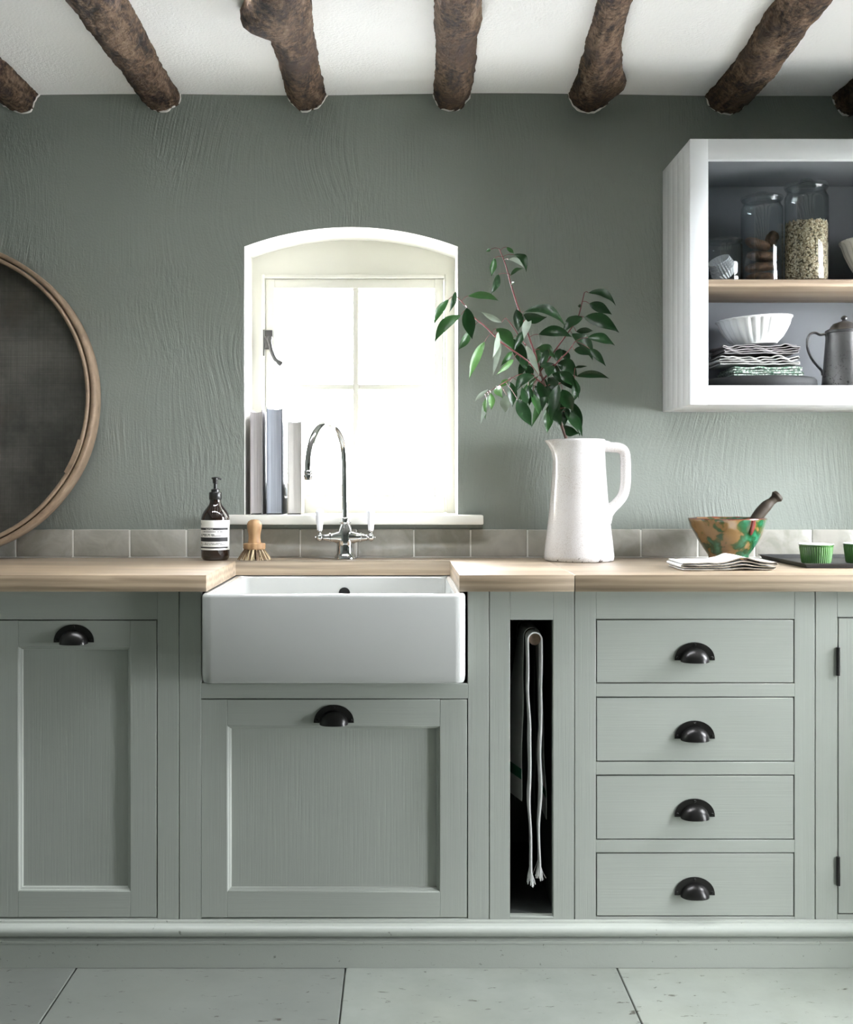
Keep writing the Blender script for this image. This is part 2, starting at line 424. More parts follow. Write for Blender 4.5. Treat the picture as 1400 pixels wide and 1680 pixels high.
# ceiling: gently sagging plaster skin, lowest near the right end of the wall
b = B()
gx = sorted({XL + (XR-XL)*i/56 for i in range(57)} | {ADDED_RL[0], ADDED_RL[1]}); gy = sorted({YF*j/56 for j in range(57)} | {ADDED_RL[2], ADDED_RL[3]}, reverse=True)
def ceil_pt(x, y):
    return (x, y, ZC + 0.006*noise.noise(Vector((x*1.7, y*1.7, 0))) - 0.014*max(0, (x-0.7))**1.5 - 0.006*max(0, -x-0.6))
cv = [[b.bm.verts.new(ceil_pt(x, y)) for x in gx] for y in gy]
for j in range(len(gy)-1):
    for i in range(len(gx)-1):
        if ADDED_RL[0]-1e-6 <= gx[i] and gx[i+1] <= ADDED_RL[1]+1e-6 and ADDED_RL[2]-1e-6 <= gy[j+1] and gy[j] <= ADDED_RL[3]+1e-6: continue
        b.bm.faces.new((cv[j][i], cv[j][i+1], cv[j+1][i+1], cv[j+1][i]))
ceiling = struct('ceiling', b, M['ceiling'], smooth=60)
b = B(); z0, z1 = ZC+.012, ZC+.16     # floor structure above, with the shaft of the added roof slot
b.box(XL-.3, ADDED_RL[0], YF-.2, WT, z0, z1); b.box(ADDED_RL[1], XR+.3, YF-.2, WT, z0, z1); b.box(ADDED_RL[0], ADDED_RL[1], YF-.2, ADDED_RL[2], z0, z1); b.box(ADDED_RL[0], ADDED_RL[1], ADDED_RL[3], WT, z0, z1)
struct('trim_1', b, M['room_white'])
e = bpy.data.objects.new('added_rooflight', None); C.objects.link(e); e['kind'] = 'structure'; WL[e.name] = Vector((0,0,0))  # glazing of the roof slot, made up for its top light
b = B(); f = .01
for q in ((ADDED_RL[0], ADDED_RL[0]+f, ADDED_RL[2], ADDED_RL[3]), (ADDED_RL[1]-f, ADDED_RL[1], ADDED_RL[2], ADDED_RL[3]), (ADDED_RL[0]+f, ADDED_RL[1]-f, ADDED_RL[2], ADDED_RL[2]+f), (ADDED_RL[0]+f, ADDED_RL[1]-f, ADDED_RL[3]-f, ADDED_RL[3])): b.box(*q, ZC+.11, ZC+.15, .003)
obj('window_frame', b, M['joinery'], e); obj('pane', B().box(ADDED_RL[0]+f, ADDED_RL[1]-f, ADDED_RL[2]+f, ADDED_RL[3]-f, ZC+.128, ZC+.132), M['pane'], e, smooth=0)
# floor
b = B().box(XL-.3, XR+.3, YF-.2, WT, -0.12, -0.012); floor = struct('floor', b, M['joint'])
jx = [-2.02, -1.387, -0.757, -0.126, 0.511, 1.14, 1.77]
jy = [0.0, -0.33, -1.02, -1.70, -2.40, -3.08, -3.80, -4.80]
k = 0
for j in range(len(jy)-1):
    sh = 0 if j == 1 else (0.31 if j % 2 == 0 else 0.12)
    for i in range(len(jx)):
        xa = jx[i] + sh; xb = (jx[i+1] if i+1 < len(jx) else jx[i] + 0.63) + sh
        xa, xb = max(xa, XL), min(xb, XR)
        if xb - xa < 0.05: continue
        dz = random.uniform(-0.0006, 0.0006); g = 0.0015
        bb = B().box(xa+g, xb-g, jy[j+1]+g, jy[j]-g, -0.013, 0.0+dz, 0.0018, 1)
        obj('slab', bb, M['stone_shade_deep'] if xb < -.7 else M['stone_shade_mid'] if xb < -.1 else M['stone_shade_faint'] if xb < .6 else M['stone'], floor); k += 1  # slabs step darker to the left, standing in for light falloff
b = B().box(-9, 9, 0.40, 14, -0.35, -0.25); b.box(XR+.35, 9, -9, 0.39, -.35, -.25); b.box(-9, XR+.35, -9, YF-.25, -.35, -.25)
tag(struct('garden_ground', b, new_mat('gravel', (0.68,0.67,0.65), 0.9)[0]))

# --- window over the sink: infill board, frame, casement, bars, panes, fastener
YW = 0.18
win = bpy.data.objects.new('window_1', None); C.objects.link(win); win['kind'] = 'structure'; WL[win.name] = Vector((0,0,0))
def wx(p_): return (p_ - VX) * 3.5 / F
def wz(p_): return CAMZ - (p_ - VY) * 3.5 / F
FX0, FX1, FZ1, FZ0 = wx(429), wx(733.5), wz(450.5), wz(841)
b = B()
b.prism([(OX0, ZSILL), (FX0, ZSILL), (FX0, FZ1), (FX0, arch_z(FX0)), (OX0, arch_z(OX0+1e-4))], 'xz', YW, YW+.05)
b.prism([(FX1, ZSILL), (OX1, ZSILL), (OX1, arch_z(OX1-1e-4)), (FX1, arch_z(FX1))], 'xz', YW, YW+.05)
top = [(FX0, FZ1), (FX1, FZ1)] + [(FX1 + (FX0-FX1)*i/20, arch_z(FX1 + (FX0-FX1)*i/20)) for i in range(21)]
b.prism(top, 'xz', YW, YW+.05)
obj('infill_board', b, M['joinery'], win)
b = B(); t = wx(434.5) - FX0
yf0, yf1 = YW-0.006, YW+.07
b.box(FX0, FX0+t, yf0, yf1, FZ0, FZ1, .0015); b.box(FX1-t*.75, FX1, yf0, yf1, FZ0, FZ1, .0015)
b.box(FX0+t, FX1-t*.75, yf0, yf1, FZ1-t*1.1, FZ1, .0015); b.box(FX0+t, FX1-t*.75, yf0, yf1, ZSILL, wz(816), .0015)
obj('window_frame', b, M['joinery'], win)
CX0, CX1, CZ1, CZ0 = FX0+t+.002, FX1-t*.75-.002, FZ1-t*1.1-.002, wz(815)
yc0, yc1 = YW+.004, YW+.044
casement = B(); st = wx(450.5)-CX0
casement.box(CX0, CX0+st, yc0, yc1, CZ0, CZ1, .002); casement.box(CX1-st, CX1, yc0, yc1, CZ0, CZ1, .002)
casement.box(CX0+st, CX1-st, yc0, yc1, CZ1-st, CZ1, .002); casement.box(CX0+st, CX1-st, yc0, yc1, CZ0, CZ0+st*1.4, .002)
casement = obj('casement', casement, M['joinery'], win)
bx0, bx1, bz0, bz1 = wx(579), wx(588.5), wz(638.5), wz(630)
obj('glazing_bar', B().box(bx0, bx1, yc0+.004, yc1-.004, CZ0+st*1.4, CZ1-st, .002), M['joinery'], casement)
for xa, xb in ((CX0+st, bx0), (bx1, CX1-st)):
    obj('glazing_bar', B().box(xa, xb, yc0+.004, yc1-.004, bz0, bz1, .002), M['joinery'], casement)
for xa, xb in ((CX0+st-.003, bx0+.003), (bx1-.003, CX1-st+.003)):
    for za, zb in ((CZ0+st*1.4-.003, bz0+.003), (bz1-.003, CZ1-st+.003)):
        obj('pane', B().box(xa, xb, YW+.022, YW+.026, za, zb), M['pane'], casement, smooth=0)
def W(x, y, d=3.497): return px(x, y, d)
b = B()
a_, c_ = W(434.5, 541.5), W(447, 551.5); b.box(a_.x, c_.x, yc0-.006, yc0, c_.z, a_.z, .001)
a_, c_ = W(432, 541), W(434.2, 584); b.box(a_.x, c_.x, yf0-.004, yf0, c_.z, a_.z, .0006)
a_, c_ = W(434.8, 556), W(442, 573); b.box(a_.x, c_.x, yc0-.012, yc0-.001, c_.z, a_.z, .001)
pts = spline([W(441, 555, 3.478), W(443, 565, 3.475), W(445.5, 576, 3.47), W(451, 588, 3.465), W(458, 595, 3.465), W(463, 598, 3.465)], 5)
n = len(pts); b.tube(pts, [0.0075 - 0.0022*math.sin(PI*min(1, i/(n*.8))) + (0.0012 if i > n*.7 else 0) - (.004 if i == n-1 else 0) for i in range(n)], 10, flat=(.6, 1))
b.lathe([(0.001, 0.012), (0.010, 0.010), (0.010, 0)], W(441.5, 556, 3.487), 16, axis='Y')
tag(obj('window_fastener', b, M['iron'], casement), 'grey iron casement fastener with curved lever')
sill = B(); sx0, sx1 = OXC-.379, OXC+.379
sill.prism([(sx0, -.044), (sx1, -.044), (sx1, -.001), (OX1-.001, -.001), (OX1-.001, YW), (OX0+.001, YW), (OX0+.001, -.001), (sx0, -.001)], 'xy', 1.017, 1.0445, bev=.004)
trim2 = struct('trim_2', sill, M['joinery']); tag(trim2, 'cream painted window sill board under the sink window')

# --- side window and the added low slit (their light falls into the picture)
def glazing(name, plane, a0, a1, z0, z1, pos, na, nz):
    e = bpy.data.objects.new(name, None); C.objects.link(e); e['kind'] = 'structure'; WL[e.name] = Vector((0,0,0))
    f = 0.03; b = B()
    def bx(u0, u1, w0, w1, dep=0.03):
        return (u0, u1, pos-dep, pos+dep, w0, w1) if plane == 'xz' else (pos-dep, pos+dep, u0, u1, w0, w1)
    for q in ((a0, a0+f, z0, z1), (a1-f, a1, z0, z1), (a0+f, a1-f, z0, z0+f), (a0+f, a1-f, z1-f, z1)): b.box(*bx(*q), .003)
    obj('window_frame', b, M['joinery'], e)
    for i in range(1, na):
        u = a0 + (a1-a0)*i/na; obj('glazing_bar', B().box(*bx(u-.015, u+.015, z0+f, z1-f, .02), .002), M['joinery'], e)
    for i in range(1, nz):
        v = z0 + (z1-z0)*i/nz; obj('glazing_bar', B().box(*bx(a0+f, a1-f, v-.012, v+.012, .018), .002), M['joinery'], e)
    obj('pane', B().box(*bx(a0+f, a1-f, z0+f, z1-f, .002)), M['pane'], e, smooth=0)
glazing('window_2', 'yz', SW[0], SW[1], SW[2], SW[3], XR+.15, 2, 2)
glazing('added_low_window', 'yz', ADDED_LOW[0], ADDED_LOW[1], ADDED_LOW[2], ADDED_LOW[3], XR+.15, 1, 3)  # slit put in only to light the drawers and floor

# --- splashback tiles (set in the back wall)
TY = -0.010
bb = B().box(XL, XR, -0.0085, -0.0008, 0.9215, 1.0005); obj('grout_bed', bb, M['grout'], wall_back)
pitch = 93.25 * 3.31 / F; x_0 = (26.5 - VX) * 3.31 / F
i = -12
while True:
    xa = x_0 + pitch*i; xb = xa + pitch; i += 1
    if xb < XL + .01: continue
    if xa > XR - .01: break
    xa, xb = max(xa, XL), min(xb, XR); g = 0.0016
    dz = random.uniform(-.0012, .0012); dy = random.uniform(-.0012, .0008)
    bb = B().box(xa+g, xb-g, TY+dy, -0.004, 0.9235, 1.003+dz, 0.0028, 3)
    for v in bb.bm.verts:
        if v.co.y < TY+.004: v.co.y += 0.0012*noise.noise(Vector((v.co.x*9, v.co.z*12, i)))
    o_ = obj('tile', bb, M['tile'], wall_back)

# --- ceiling beams
def beam(path, rad, label, seed, knots=(), flat=0.0):
    """path: (x, y, z) along the beam, rad: radius at each"""
    P = spline(path, 48); n = len(P)
    rr = []
    for i in range(n):
        t = i/(n-1)*(len(rad)-1); k = min(int(t), len(rad)-2); f = t-k
        rr.append(rad[k]*(1-f)+rad[k+1]*f)
    base = Vector(path[0]); SEG = 44
    b = B(); rings = []
    for i, p in enumerate(P):
        ring = []
        for k in range(SEG):
            a = 2*PI*k/SEG
            dv = Vector((math.cos(a), 0, math.sin(a)))
            q = Vector((p.x*3 + dv.x*.16*9, p.y*5, dv.z*.16*9 + seed*7.3))
            r = rr[i]*(1 + 0.05*noise.noise(Vector((dv.x*4+seed, p.y*16, dv.z*4))) + 0.11*noise.noise(Vector((dv.x*1.2, p.y*2.2, dv.z*1.2+seed))) + 0.07*noise.noise(Vector((dv.x*2.6+seed, p.y*9, dv.z*2.6))) + 0.04*noise.noise(Vector((dv.x*7, p.y*26, dv.z*7+seed))) + 0.055*noise.noise(Vector((dv.x*11+3, p.y*60, dv.z*11+seed))))
            for (ky, ka, ks, kw, kl) in knots:
                da = (a-ka+PI) % (2*PI) - PI
                r += ks*math.exp(-((p.y-ky)/kl)**2 - (da/kw)**2)
            ring.append(p + dv*r)
        rings.append(ring)
    b.loops(rings)
    t_ = thing('ceiling_beam', label, 'beam', base, 'rough timber ceiling beams')
    obj('timber', b, M['beam'], t_, smooth=70)
    # whitened mortar where the timber enters the wall
    ring0 = [Vector((v.x, -.0005, v.z)) for v in rings[0]]
    c0 = sum(ring0, Vector())/SEG; b = B()
    r1 = [c0 + (v-c0)*(1.03+.03*noise.noise(Vector((v.x*40, v.z*40, seed)))) for v in ring0]
    b.loops([[(v.x, -.0006, v.z) for v in r1], [(v.x, -.008, v.z) for v in [c0+(u-c0)*1.02 for u in ring0]], [(v.x, -.008, v.z) for v in [c0+(u-c0)*0.97 for u in ring0]]], cap0=False, cap1=False)
    obj('mortar_collar', b, M['beam_mortar'], t_)
    return t_
def bp(x, y, d, dz=0.0):            # where a beam's axis crosses distance d, from its measured centre line
    return (x, d - CAMD, ZC + dz)
def bX(p_, d): return (p_ - VX) * d / F
DN = 2.67
beams = [
 ([(-1.095, .03, 0), (-1.10, -.3, 0), (-1.12, -.65, 0), (-1.13, -1.6, .0), (-1.10, -3.0, 0), (-1.1, -4.75, 0)], [.058,.058,.060,.062,.06,.06], 'leftmost ceiling beam, short stub of brown timber at the corner of the photo', ()),
 ([(-.685, .03, 0), (-.69, -.3, 0), (-.695, -.65, 0), (-.70, -1.6, .0), (-.68, -3.0, 0), (-.69, -4.75, 0)], [.055,.058,.066,.066,.06,.06], 'dark mottled ceiling beam slanting above the plain wall left of the window', ()),
 ([(-.264, .03, 0), (-.266, -.3, 0), (-.262, -.65, 0), (-.25, -1.6, .0), (-.25, -3.0, 0), (-.26, -4.75, 0)], [.053,.053,.055,.06,.06,.06], 'ceiling beam with a big rough burl on its left side, above the window', ((-.60, PI*1.08, .050, .75, .085), (-.70, PI*1.25, .02, .9, .1))),
 ([(.150, .03, 0), (.150, -.3, 0), (.136, -.65, 0), (.12, -1.6, .0), (.13, -3.0, 0), (.13, -4.75, 0)], [.053,.053,.055,.06,.06,.06], 'nearly straight pale cracked ceiling beam right of the window arch', ((-.58, PI*1.75, .012, .5, .06),)),
 ([(.545, .03, 0), (.548, -.12, 0), (.53, -.3, 0), (.50, -.65, 0), (.47, -1.6, .0), (.50, -3.0, 0), (.5, -4.75, 0)], [.060,.060,.052,.038,.045,.06,.06], 'ceiling beam that narrows towards the viewer, with a knot where it meets the wall', ((-.14, PI*1.9, .022, .5, .07),)),
 ([(.945, .03, 0), (.945, -.3, 0), (.93, -.65, 0), (.92, -1.6, .0), (.93, -3.0, 0), (.93, -4.75, 0)], [.060,.063,.062,.065,.06,.06], 'reddish brown ceiling beam above the white wall cabinet corner', ()),
 ([(1.305, .03, -.002), (1.305, -.3, 0), (1.30, -.65, 0), (1.29, -1.6, .0), (1.30, -3.0, 0), (1.30, -4.75, 0)], [.058,.06,.06,.06,.06,.06], 'rightmost ceiling beam, cut off by the right edge of the photo', ()),
]
for s_, (path, rad, lab, kn) in enumerate(beams):
    beam([(x, y, ZC + 0.004 + z - 0.014*max(0, x-.7)**1.5) for x, y, z in path], rad, lab, s_+1, kn)

# ------------------------------------------------------------------ fitted base units
YFACE = -0.595; FT = 0.024; ZTOP = 0.8805; ZBOT = 0.099; YBACK = -0.02
def cup_pull_bm(cx, zb, y, s=1.0):
    """backplate with three screws and a hooded cup, bottom edge at zb, on a front at y"""
    b = B(); W2, H = 0.0475*s, 0.0425*s
    arc = []
    for k in range(21):
        a = PI*k/20; arc.append((cx + W2*math.cos(a)*(1 if abs(math.cos(a)) < .999 else 1), zb + 0.002 + H*math.sin(a)**0.92))
    b.prism(arc, 'xz', y-0.0028, y)
    a_, h_, dp = 0.034*s, 0.0315*s, 0.026*s
    rings = []
    for j in range(11):
        v = PI/2*j/10
        rings.append([(cx + a_*math.cos(PI*k/24)*math.cos(v)**0.75, y-.0026 - dp*math.sin(v), zb - 0.0018*math.sin(v)**.5 + h_*math.sin(PI*k/24)*math.cos(v)**0.9) for k in range(25)])
    b.loops(rings, closed=False, cap0=False, cap1=False)
    for sx, sz in ((-W2*.86, .0085*s), (W2*.86, .0085*s), (0, H-.0038*s)):
        b.lathe([(0.0022, .0046), (.0032, .0036), (.0034, .0026)], (cx+sx, y, zb+sz), 10, axis='Y', cap0=True, cap1=False)
    return b
def panelled_door(unit, x0, x1, z0, z1, px0, px1, pz0, pz1, pull, hinges=()):
    """inset door leaf with a sunk panel; px..pz is the sunk opening"""
    g = 0.0025; x0 += g; x1 -= g; z0 += g; z1 -= g
    yb = YFACE + 0.022; b = B(); e = .0008
    b.box(x0, px0, YFACE, yb, z0, z1, e, 1, 0); b.box(px1, x1, YFACE, yb, z0, z1, e, 1, 0)
    b.box(px0, px1, YFACE, yb, pz1, z1, e, 1, 1); b.box(px0, px1, YFACE, yb, z0, pz0, e, 1, 1)
    door = obj('door', b, [M['pv'], M['ph']], unit)
    mw = 0.0085; dp = 0.013
    obj('panel', B().box(px0, px1, YFACE+dp, YFACE+dp+.006, pz0, pz1), M['pv'], door)
    rings = []
    for (ins, dy) in ((0, .0006), (mw*.25, .0018), (mw*.35, .0048), (mw*.8, .0072), (mw, dp+.0005)):
        rings.append([(px0+ins, YFACE+dy, pz0+ins), (px1-ins, YFACE+dy, pz0+ins), (px1-ins, YFACE+dy, pz1-ins), (px0+ins, YFACE+dy, pz1-ins)])
    b = B(); b.loops(rings, cap0=False, cap1=False); obj('panel_moulding', b, M['pv'], door, smooth=20)
    if pull: tag(obj('cup_pull', cup_pull_bm(pull[0], pull[1], YFACE), M['bronze'], door), 'black bronze cup pull')
    for hx, ha, hb in hinges:
        b = B().lathe([(.0045, ha), (.0045, hb)], (hx, YFACE-.0035, 0), 12)
        for q in (.33, .66): b.lathe([(.0049, ha+(hb-ha)*q-.0006), (.0049, ha+(hb-ha)*q+.0006)], (hx, YFACE-.0035, 0), 12)
        b.box(hx, hx+.004, YFACE-.0004, YFACE+.002, ha, hb)
        tag(obj('butt_hinge', b, M['bronze'], door), 'black butt hinge')
    return door
def carcass(unit, x0, x1, z0=ZBOT, z1=ZTOP, mat='carcass', y0=YFACE+FT, t=0.016, back=YBACK):
    b = B(); b.box(x0, x0+t, y0, back, z0, z1); b.box(x1-t, x1, y0, back, z0, z1)
    b.box(x0+t, x1-t, y0, back, z0, z0+t); b.box(x0+t, x1-t, back-t, back, z0+t, z1)
    obj('carcass', b, M[mat], unit)
def frame_bits(unit, stiles, rails):
    for (a, c, z0, z1) in stiles: obj('stile', B().box(a, c, YFACE, YFACE+FT, z0, z1, .0008, 1), M['pv'], unit)
    for (a, c, z0, z1) in rails: obj('rail', B().box(a, c, YFACE, YFACE+FT, z0, z1, .0006, 1), M['ph'], unit)
G = 0.0009
# unit 1: tall panelled door
def door_unit(label, X0, X1, D0, D1, Zt, Zb, P, pull, hinges=()):
    u = thing('base_cabinet', label, 'cabinet', ((X0+X1)/2, -.3, ZBOT), 'fitted sage green base cabinets')
    X0 += G; X1 -= G
    frame_bits(u, [(X0, D0, ZBOT, ZTOP), (D1, X1, ZBOT, ZTOP)], [(D0, D1, Zt, ZTOP), (D0, D1, ZBOT, Zb)])
    carcass(u, X0, X1); panelled_door(u, D0, D1, Zb, Zt, *P, pull, hinges); return u
ZD1, ZD0 = fz(1016.5), fz(1506.5)
door_unit('sage green cabinet with one tall sunk-panel door, left of the sink', fx(-50), fx(294), fx(-14), fx(258.5), ZD1, ZD0,
          (fx(30), fx(214), fz(1462), fz(1061)), (fx(121.5), fz(1055)))
door_unit('sage green end cabinet beyond the left edge of the photo', XL+.002, fx(-50), XL+.05, fx(-50)-.05, ZD1, ZD0,
          (XL+.11, fx(-50)-.115, fz(1462), fz(1061)), ((XL+fx(-50))/2, fz(1055)))
# sink unit
X0, X1 = fx(294)+G, fx(803)-G
u = thing('sink_cabinet', 'sage green cabinet with a wide sunk-panel door under the white sink', 'cabinet', ((X0+X1)/2, -.3, ZBOT), 'fitted sage green base cabinets')
SO0, SO1, SOZ = fx(330), fx(768), fz(1121.5)
D0, D1, Zt, Zb = fx(328.5), fx(768), fz(1146), fz(1507)
frame_bits(u, [(X0, SO0, ZBOT, ZTOP), (SO1, X1, ZBOT, ZTOP)], [(SO0, SO1, Zt, SOZ), (SO0, SO1, ZBOT, Zb)])
b = B(); b.box(X0, X0+.016, YFACE+FT, YBACK, ZBOT, ZTOP); b.box(X1-.016, X1, YFACE+FT, YBACK, ZBOT, ZTOP)
b.box(X0+.016, X1-.016, YFACE+FT, YBACK, ZBOT, ZBOT+.016); b.box(X0+.016, X1-.016, YBACK-.016, YBACK, ZBOT+.016, ZTOP)
b.box(X0+.016, X1-.016, YFACE+FT, YBACK-.016, SOZ-.022, SOZ-.004)
obj('carcass', b, M['carcass'], u)
panelled_door(u, D0, D1, Zb, Zt, fx(373), fx(722), fz(1463), fz(1191), (fx(548), fz(1187)))
# towel unit with an open slot
X0, X1 = fx(803)+G, fx(943)-G
u = thing('towel_cabinet', 'narrow sage green unit with a tall open slot for towels', 'cabinet', ((X0+X1)/2, -.3, ZBOT), 'fitted sage green base cabinets')
S0, S1, SZ1, SZ0 = fx(837), fx(908), fz(1017), fz(1504)
frame_bits(u, [(X0, S0, ZBOT, ZTOP), (S1, X1, ZBOT, ZTOP)], [(S0, S1, SZ1, ZTOP), (S0, S1, ZBOT, SZ0)])
b = B(); t = .012
b.box(X0, S0-.004, YFACE+FT, YBACK, ZBOT, ZTOP); b.box(S1+.004, X1, YFACE+FT, YBACK, ZBOT, ZTOP)
b.box(S0-.004, S1+.004, YFACE+FT, YBACK, ZBOT, SZ0+.002); b.box(S0-.004, S1+.004, YFACE+FT, YBACK, SZ1+.002, ZTOP)
b.box(S0-.004, S1+.004, YBACK-.02, YBACK, SZ0, SZ1)
obj('slot_lining', b, M['slot'], u)
RC = px(877.5, 1048.5, 2.745); RR = 0.0145
b = B().lathe([(RR-.001, .001), (RR, 0), (RR, -.50)], (RC.x, RC.y, RC.z), 28, axis='Y')
tag(obj('towel_rail', b, oak('rail_oak', (0.20,0.14,0.09), (0.09,0.06,0.04), 0.6, 1), u), 'round wooden towel rail end')
# drawer unit
X0, X1 = fx(943)+G, fx(1338)-G
u = thing('drawer_cabinet', 'sage green unit with four stacked drawers and black cup pulls', 'cabinet', ((X0+X1)/2, -.3, ZBOT), 'fitted sage green base cabinets')
D0, D1 = fx(978), fx(1304)
rows_ = [(1015.5, 1121.5, 1084.5), (1143, 1250, 1213), (1271, 1378, 1341), (1398.5, 1504, 1469.5)]
frame_bits(u, [(X0, D0, ZBOT, ZTOP), (D1, X1, ZBOT, ZTOP)],
  [(D0, D1, fz(rows_[0][0]), ZTOP)] + [(D0, D1, fz(rows_[k+1][0]), fz(rows_[k][1])) for k in range(3)] + [(D0, D1, ZBOT, fz(rows_[3][1]))])
carcass(u, X0, X1)
for (ta, tb, pb) in rows_:
    g = .0025
    b = B().box(D0+g, D1-g, YFACE+.0004, YFACE+.022, fz(tb)+g, fz(ta)-g, .0008, 1)
    b.box(D0+.012, D1-.012, YFACE+.022, -.06, fz(tb)+.008, fz(ta)-.02)
    dr = obj('drawer', b, M['ph'], u)
    tag(obj('cup_pull', cup_pull_bm(fx(1140), fz(pb), YFACE+.0004), M['bronze'], dr), 'black bronze cup pull')
# right unit
X0, X1 = fx(1338), XR-.002
D0, D1 = fx(1374.5), XR-.05
door_unit('sage green cabinet with black door hinges at the right edge of the photo', X0, X1, D0, D1, fz(1012.5), fz(1500),
          (D0+.075, D1-.075, fz(1455), fz(1061)), (D1-.06, fz(1100)), ((D0+.0005, fz(1108), fz(1062)), (D0+.0005, fz(1452), fz(1405))))
# plinth and its moulding
prof = [(-.585, .0), (-.620, .0), (-.620, .0565), (-.6235, .0575), (-.6240, .0630), (-.6215, .0645), (-.612, .0665), (-.608, .0690), (-.612, .0705)]
for k in range(9):
    a = -PI/2 + PI*k/8; prof.append((-.612 - .0155*math.cos(a), .0850 + .0140*math.sin(a)))
prof += [(-.608, .1000), (-.6065, .1045), (-.5965, .1050), (-.5965, .0985), (-.585, .0985)]
b = B().prism(prof, 'yz', XL+.001, XR-.001)
tag(obj('plinth', b, M['plinth'], smooth=35), 'sage green plinth with a rounded moulding along the cabinet feet', 'plinth')

# ------------------------------------------------------------------ worktops and sink
WY0, WY1, WZ0, WZ1 = -.620, -.0115, .8815, .9210
NX0, NX1, NYB = -.452, .141, -.136
XJ = (943.5 - VX) * 2.70 / F
def worktop(name, poly, label):
    b = B().prism(poly, 'xy', WZ0, WZ1, bev=.0012)
    return tag(obj(name, b, M['oak']), label, 'worktop', 'oak worktops')
worktop('worktop', [(XL+.001, WY0), (NX0, WY0), (NX0, NYB), (NX1, NYB), (NX1, WY0), (XJ-.0008, WY0), (XJ-.0008, WY1), (XL+.001, WY1)],
        'pale oak worktop cut out around the white sink')
worktop('worktop', [(XJ+.0008, WY0), (XR-.001, WY0), (XR-.001, WY1), (XJ+.0008, WY1)], 'pale oak worktop over the drawers, carrying the green mortar')
SX0, SX1, SY0, SY1, SZ0_, SZ1_ = -.4590, .1545, -.660, -.110, .6715, .8795
b = B(); rings = []; r = .026
def ring(ins, z, rr): rings.append(rrect(SX0+ins, SX1-ins, SY0+ins, SY1-ins, rr, z))
ring(.012, SZ0_, r-.008); ring(.004, SZ0_+.002, r-.003); ring(.001, SZ0_+.008, r); ring(0, SZ0_+.02, r); ring(0, SZ1_-.008, r); ring(.0012, SZ1_-.003, r); ring(.005, SZ1_, r-.003)
ring(.020, SZ1_, r-.006); ring(.0245, SZ1_-.002, r-.006); ring(.027, SZ1_-.008, r-.006); ring(.031, SZ0_+.06, r); ring(.040, SZ0_+.038, r+.01); ring(.06, SZ0_+.03, r+.02); ring(.2, SZ0_+.026, r)
b.loops(rings)
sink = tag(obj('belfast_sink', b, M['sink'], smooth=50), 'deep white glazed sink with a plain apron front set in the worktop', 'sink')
hc = (565-VX)*3.17/F
b = B().lathe([(.0005, .0015), (.0145, .0012), (.0165, .0006), (.017, -.0005)], (hc, SY1-.0292, .8315), 24, axis='Y', cap0=True, cap1=False)
b = B()
b.lathe([(.0002, .0012), (.0150, .0012), (.0155, .0)], (hc, SY1-.0295, .8325), 24, axis='Y')
tag(obj('overflow_hole', b, M['black'], sink), 'dark round overflow hole in the back of the sink')

# ------------------------------------------------------------------ things on the wall cabinet side
CX, CR, CY, CZ0_, CZ1_ = .759, XR-.004, -.315, 1.340, 2.034
u = thing('wall_cabinet', 'white open wall cabinet with an oak shelf, hung at the upper right', 'cabinet', ((CX+CR)/2, -.15, CZ0_))
fw, ft, fb = .048, .054, .051
yf = CY + .020
obj('stile', B().box(CX, CX+fw, CY, yf, CZ0_, CZ1_, .0012), M['white_paint'], u)
obj('stile', B().box(CR-fw, CR, CY, yf, CZ0_, CZ1_, .0012), M['white_paint'], u)
obj('rail', B().box(CX+fw, CR-fw, CY, yf, CZ1_-ft, CZ1_, .0008), M['white_paint'], u)
obj('rail', B().box(CX+fw, CR-fw, CY, yf, CZ0_, CZ0_+fb, .0008), M['white_paint'], u)
nb = 5; ys = [yf + (-.001 - yf)*k/nb for k in range(nb+1)]
for k in range(nb):          # tongue and groove boards of the side
    obj('side_board', B().box(CX, CX+.016, ys[k]+.0004, ys[k+1]-.0004, CZ0_, CZ1_, .0022, 2), M['white_paint'], u)
obj('side_panel', B().box(CR-.016, CR, yf, -.001, CZ0_, CZ1_), M['white_paint'], u)
obj('top_panel', B().box(CX+.016, CR-.016, yf, -.001, CZ1_-.02, CZ1_), M['white_paint'], u)
obj('bottom_panel', B().box(CX+.016, CR-.016, yf, -.001, CZ0_, CZ0_+.02, .001), M['white_paint'], u)
LX, LT, LB = CX+fw-.012, CZ1_-ft+.006, CZ0_+fb-.0005
b = B(); b.box(CX+.016, LX, yf, -.014, CZ0_+.02, CZ1_-.02); b.box(CR-fw+.012, CR-.016, yf, -.014, CZ0_+.02, CZ1_-.02)
b.box(LX, CR-fw+.012, yf, -.014, LT, CZ1_-.02); b.box(LX, CR-fw+.012, yf, -.014, CZ0_+.02, LB)
b.box(CX+.016, CR-.016, -.014, -.001, CZ0_+.02, CZ1_-.02)
tag(obj('lining', b, M['cab_grey'], u), 'slate grey painted inside of the cabinet')
SHZ0, SHZ1 = 1.6525, 1.672
b = B().box(LX+.001, CR-fw+.011, CY+.024, -.0145, SHZ0, SHZ1, .004, 3)
tag(obj('shelf', b, M['oak_shelf'], u), 'oak shelf board')

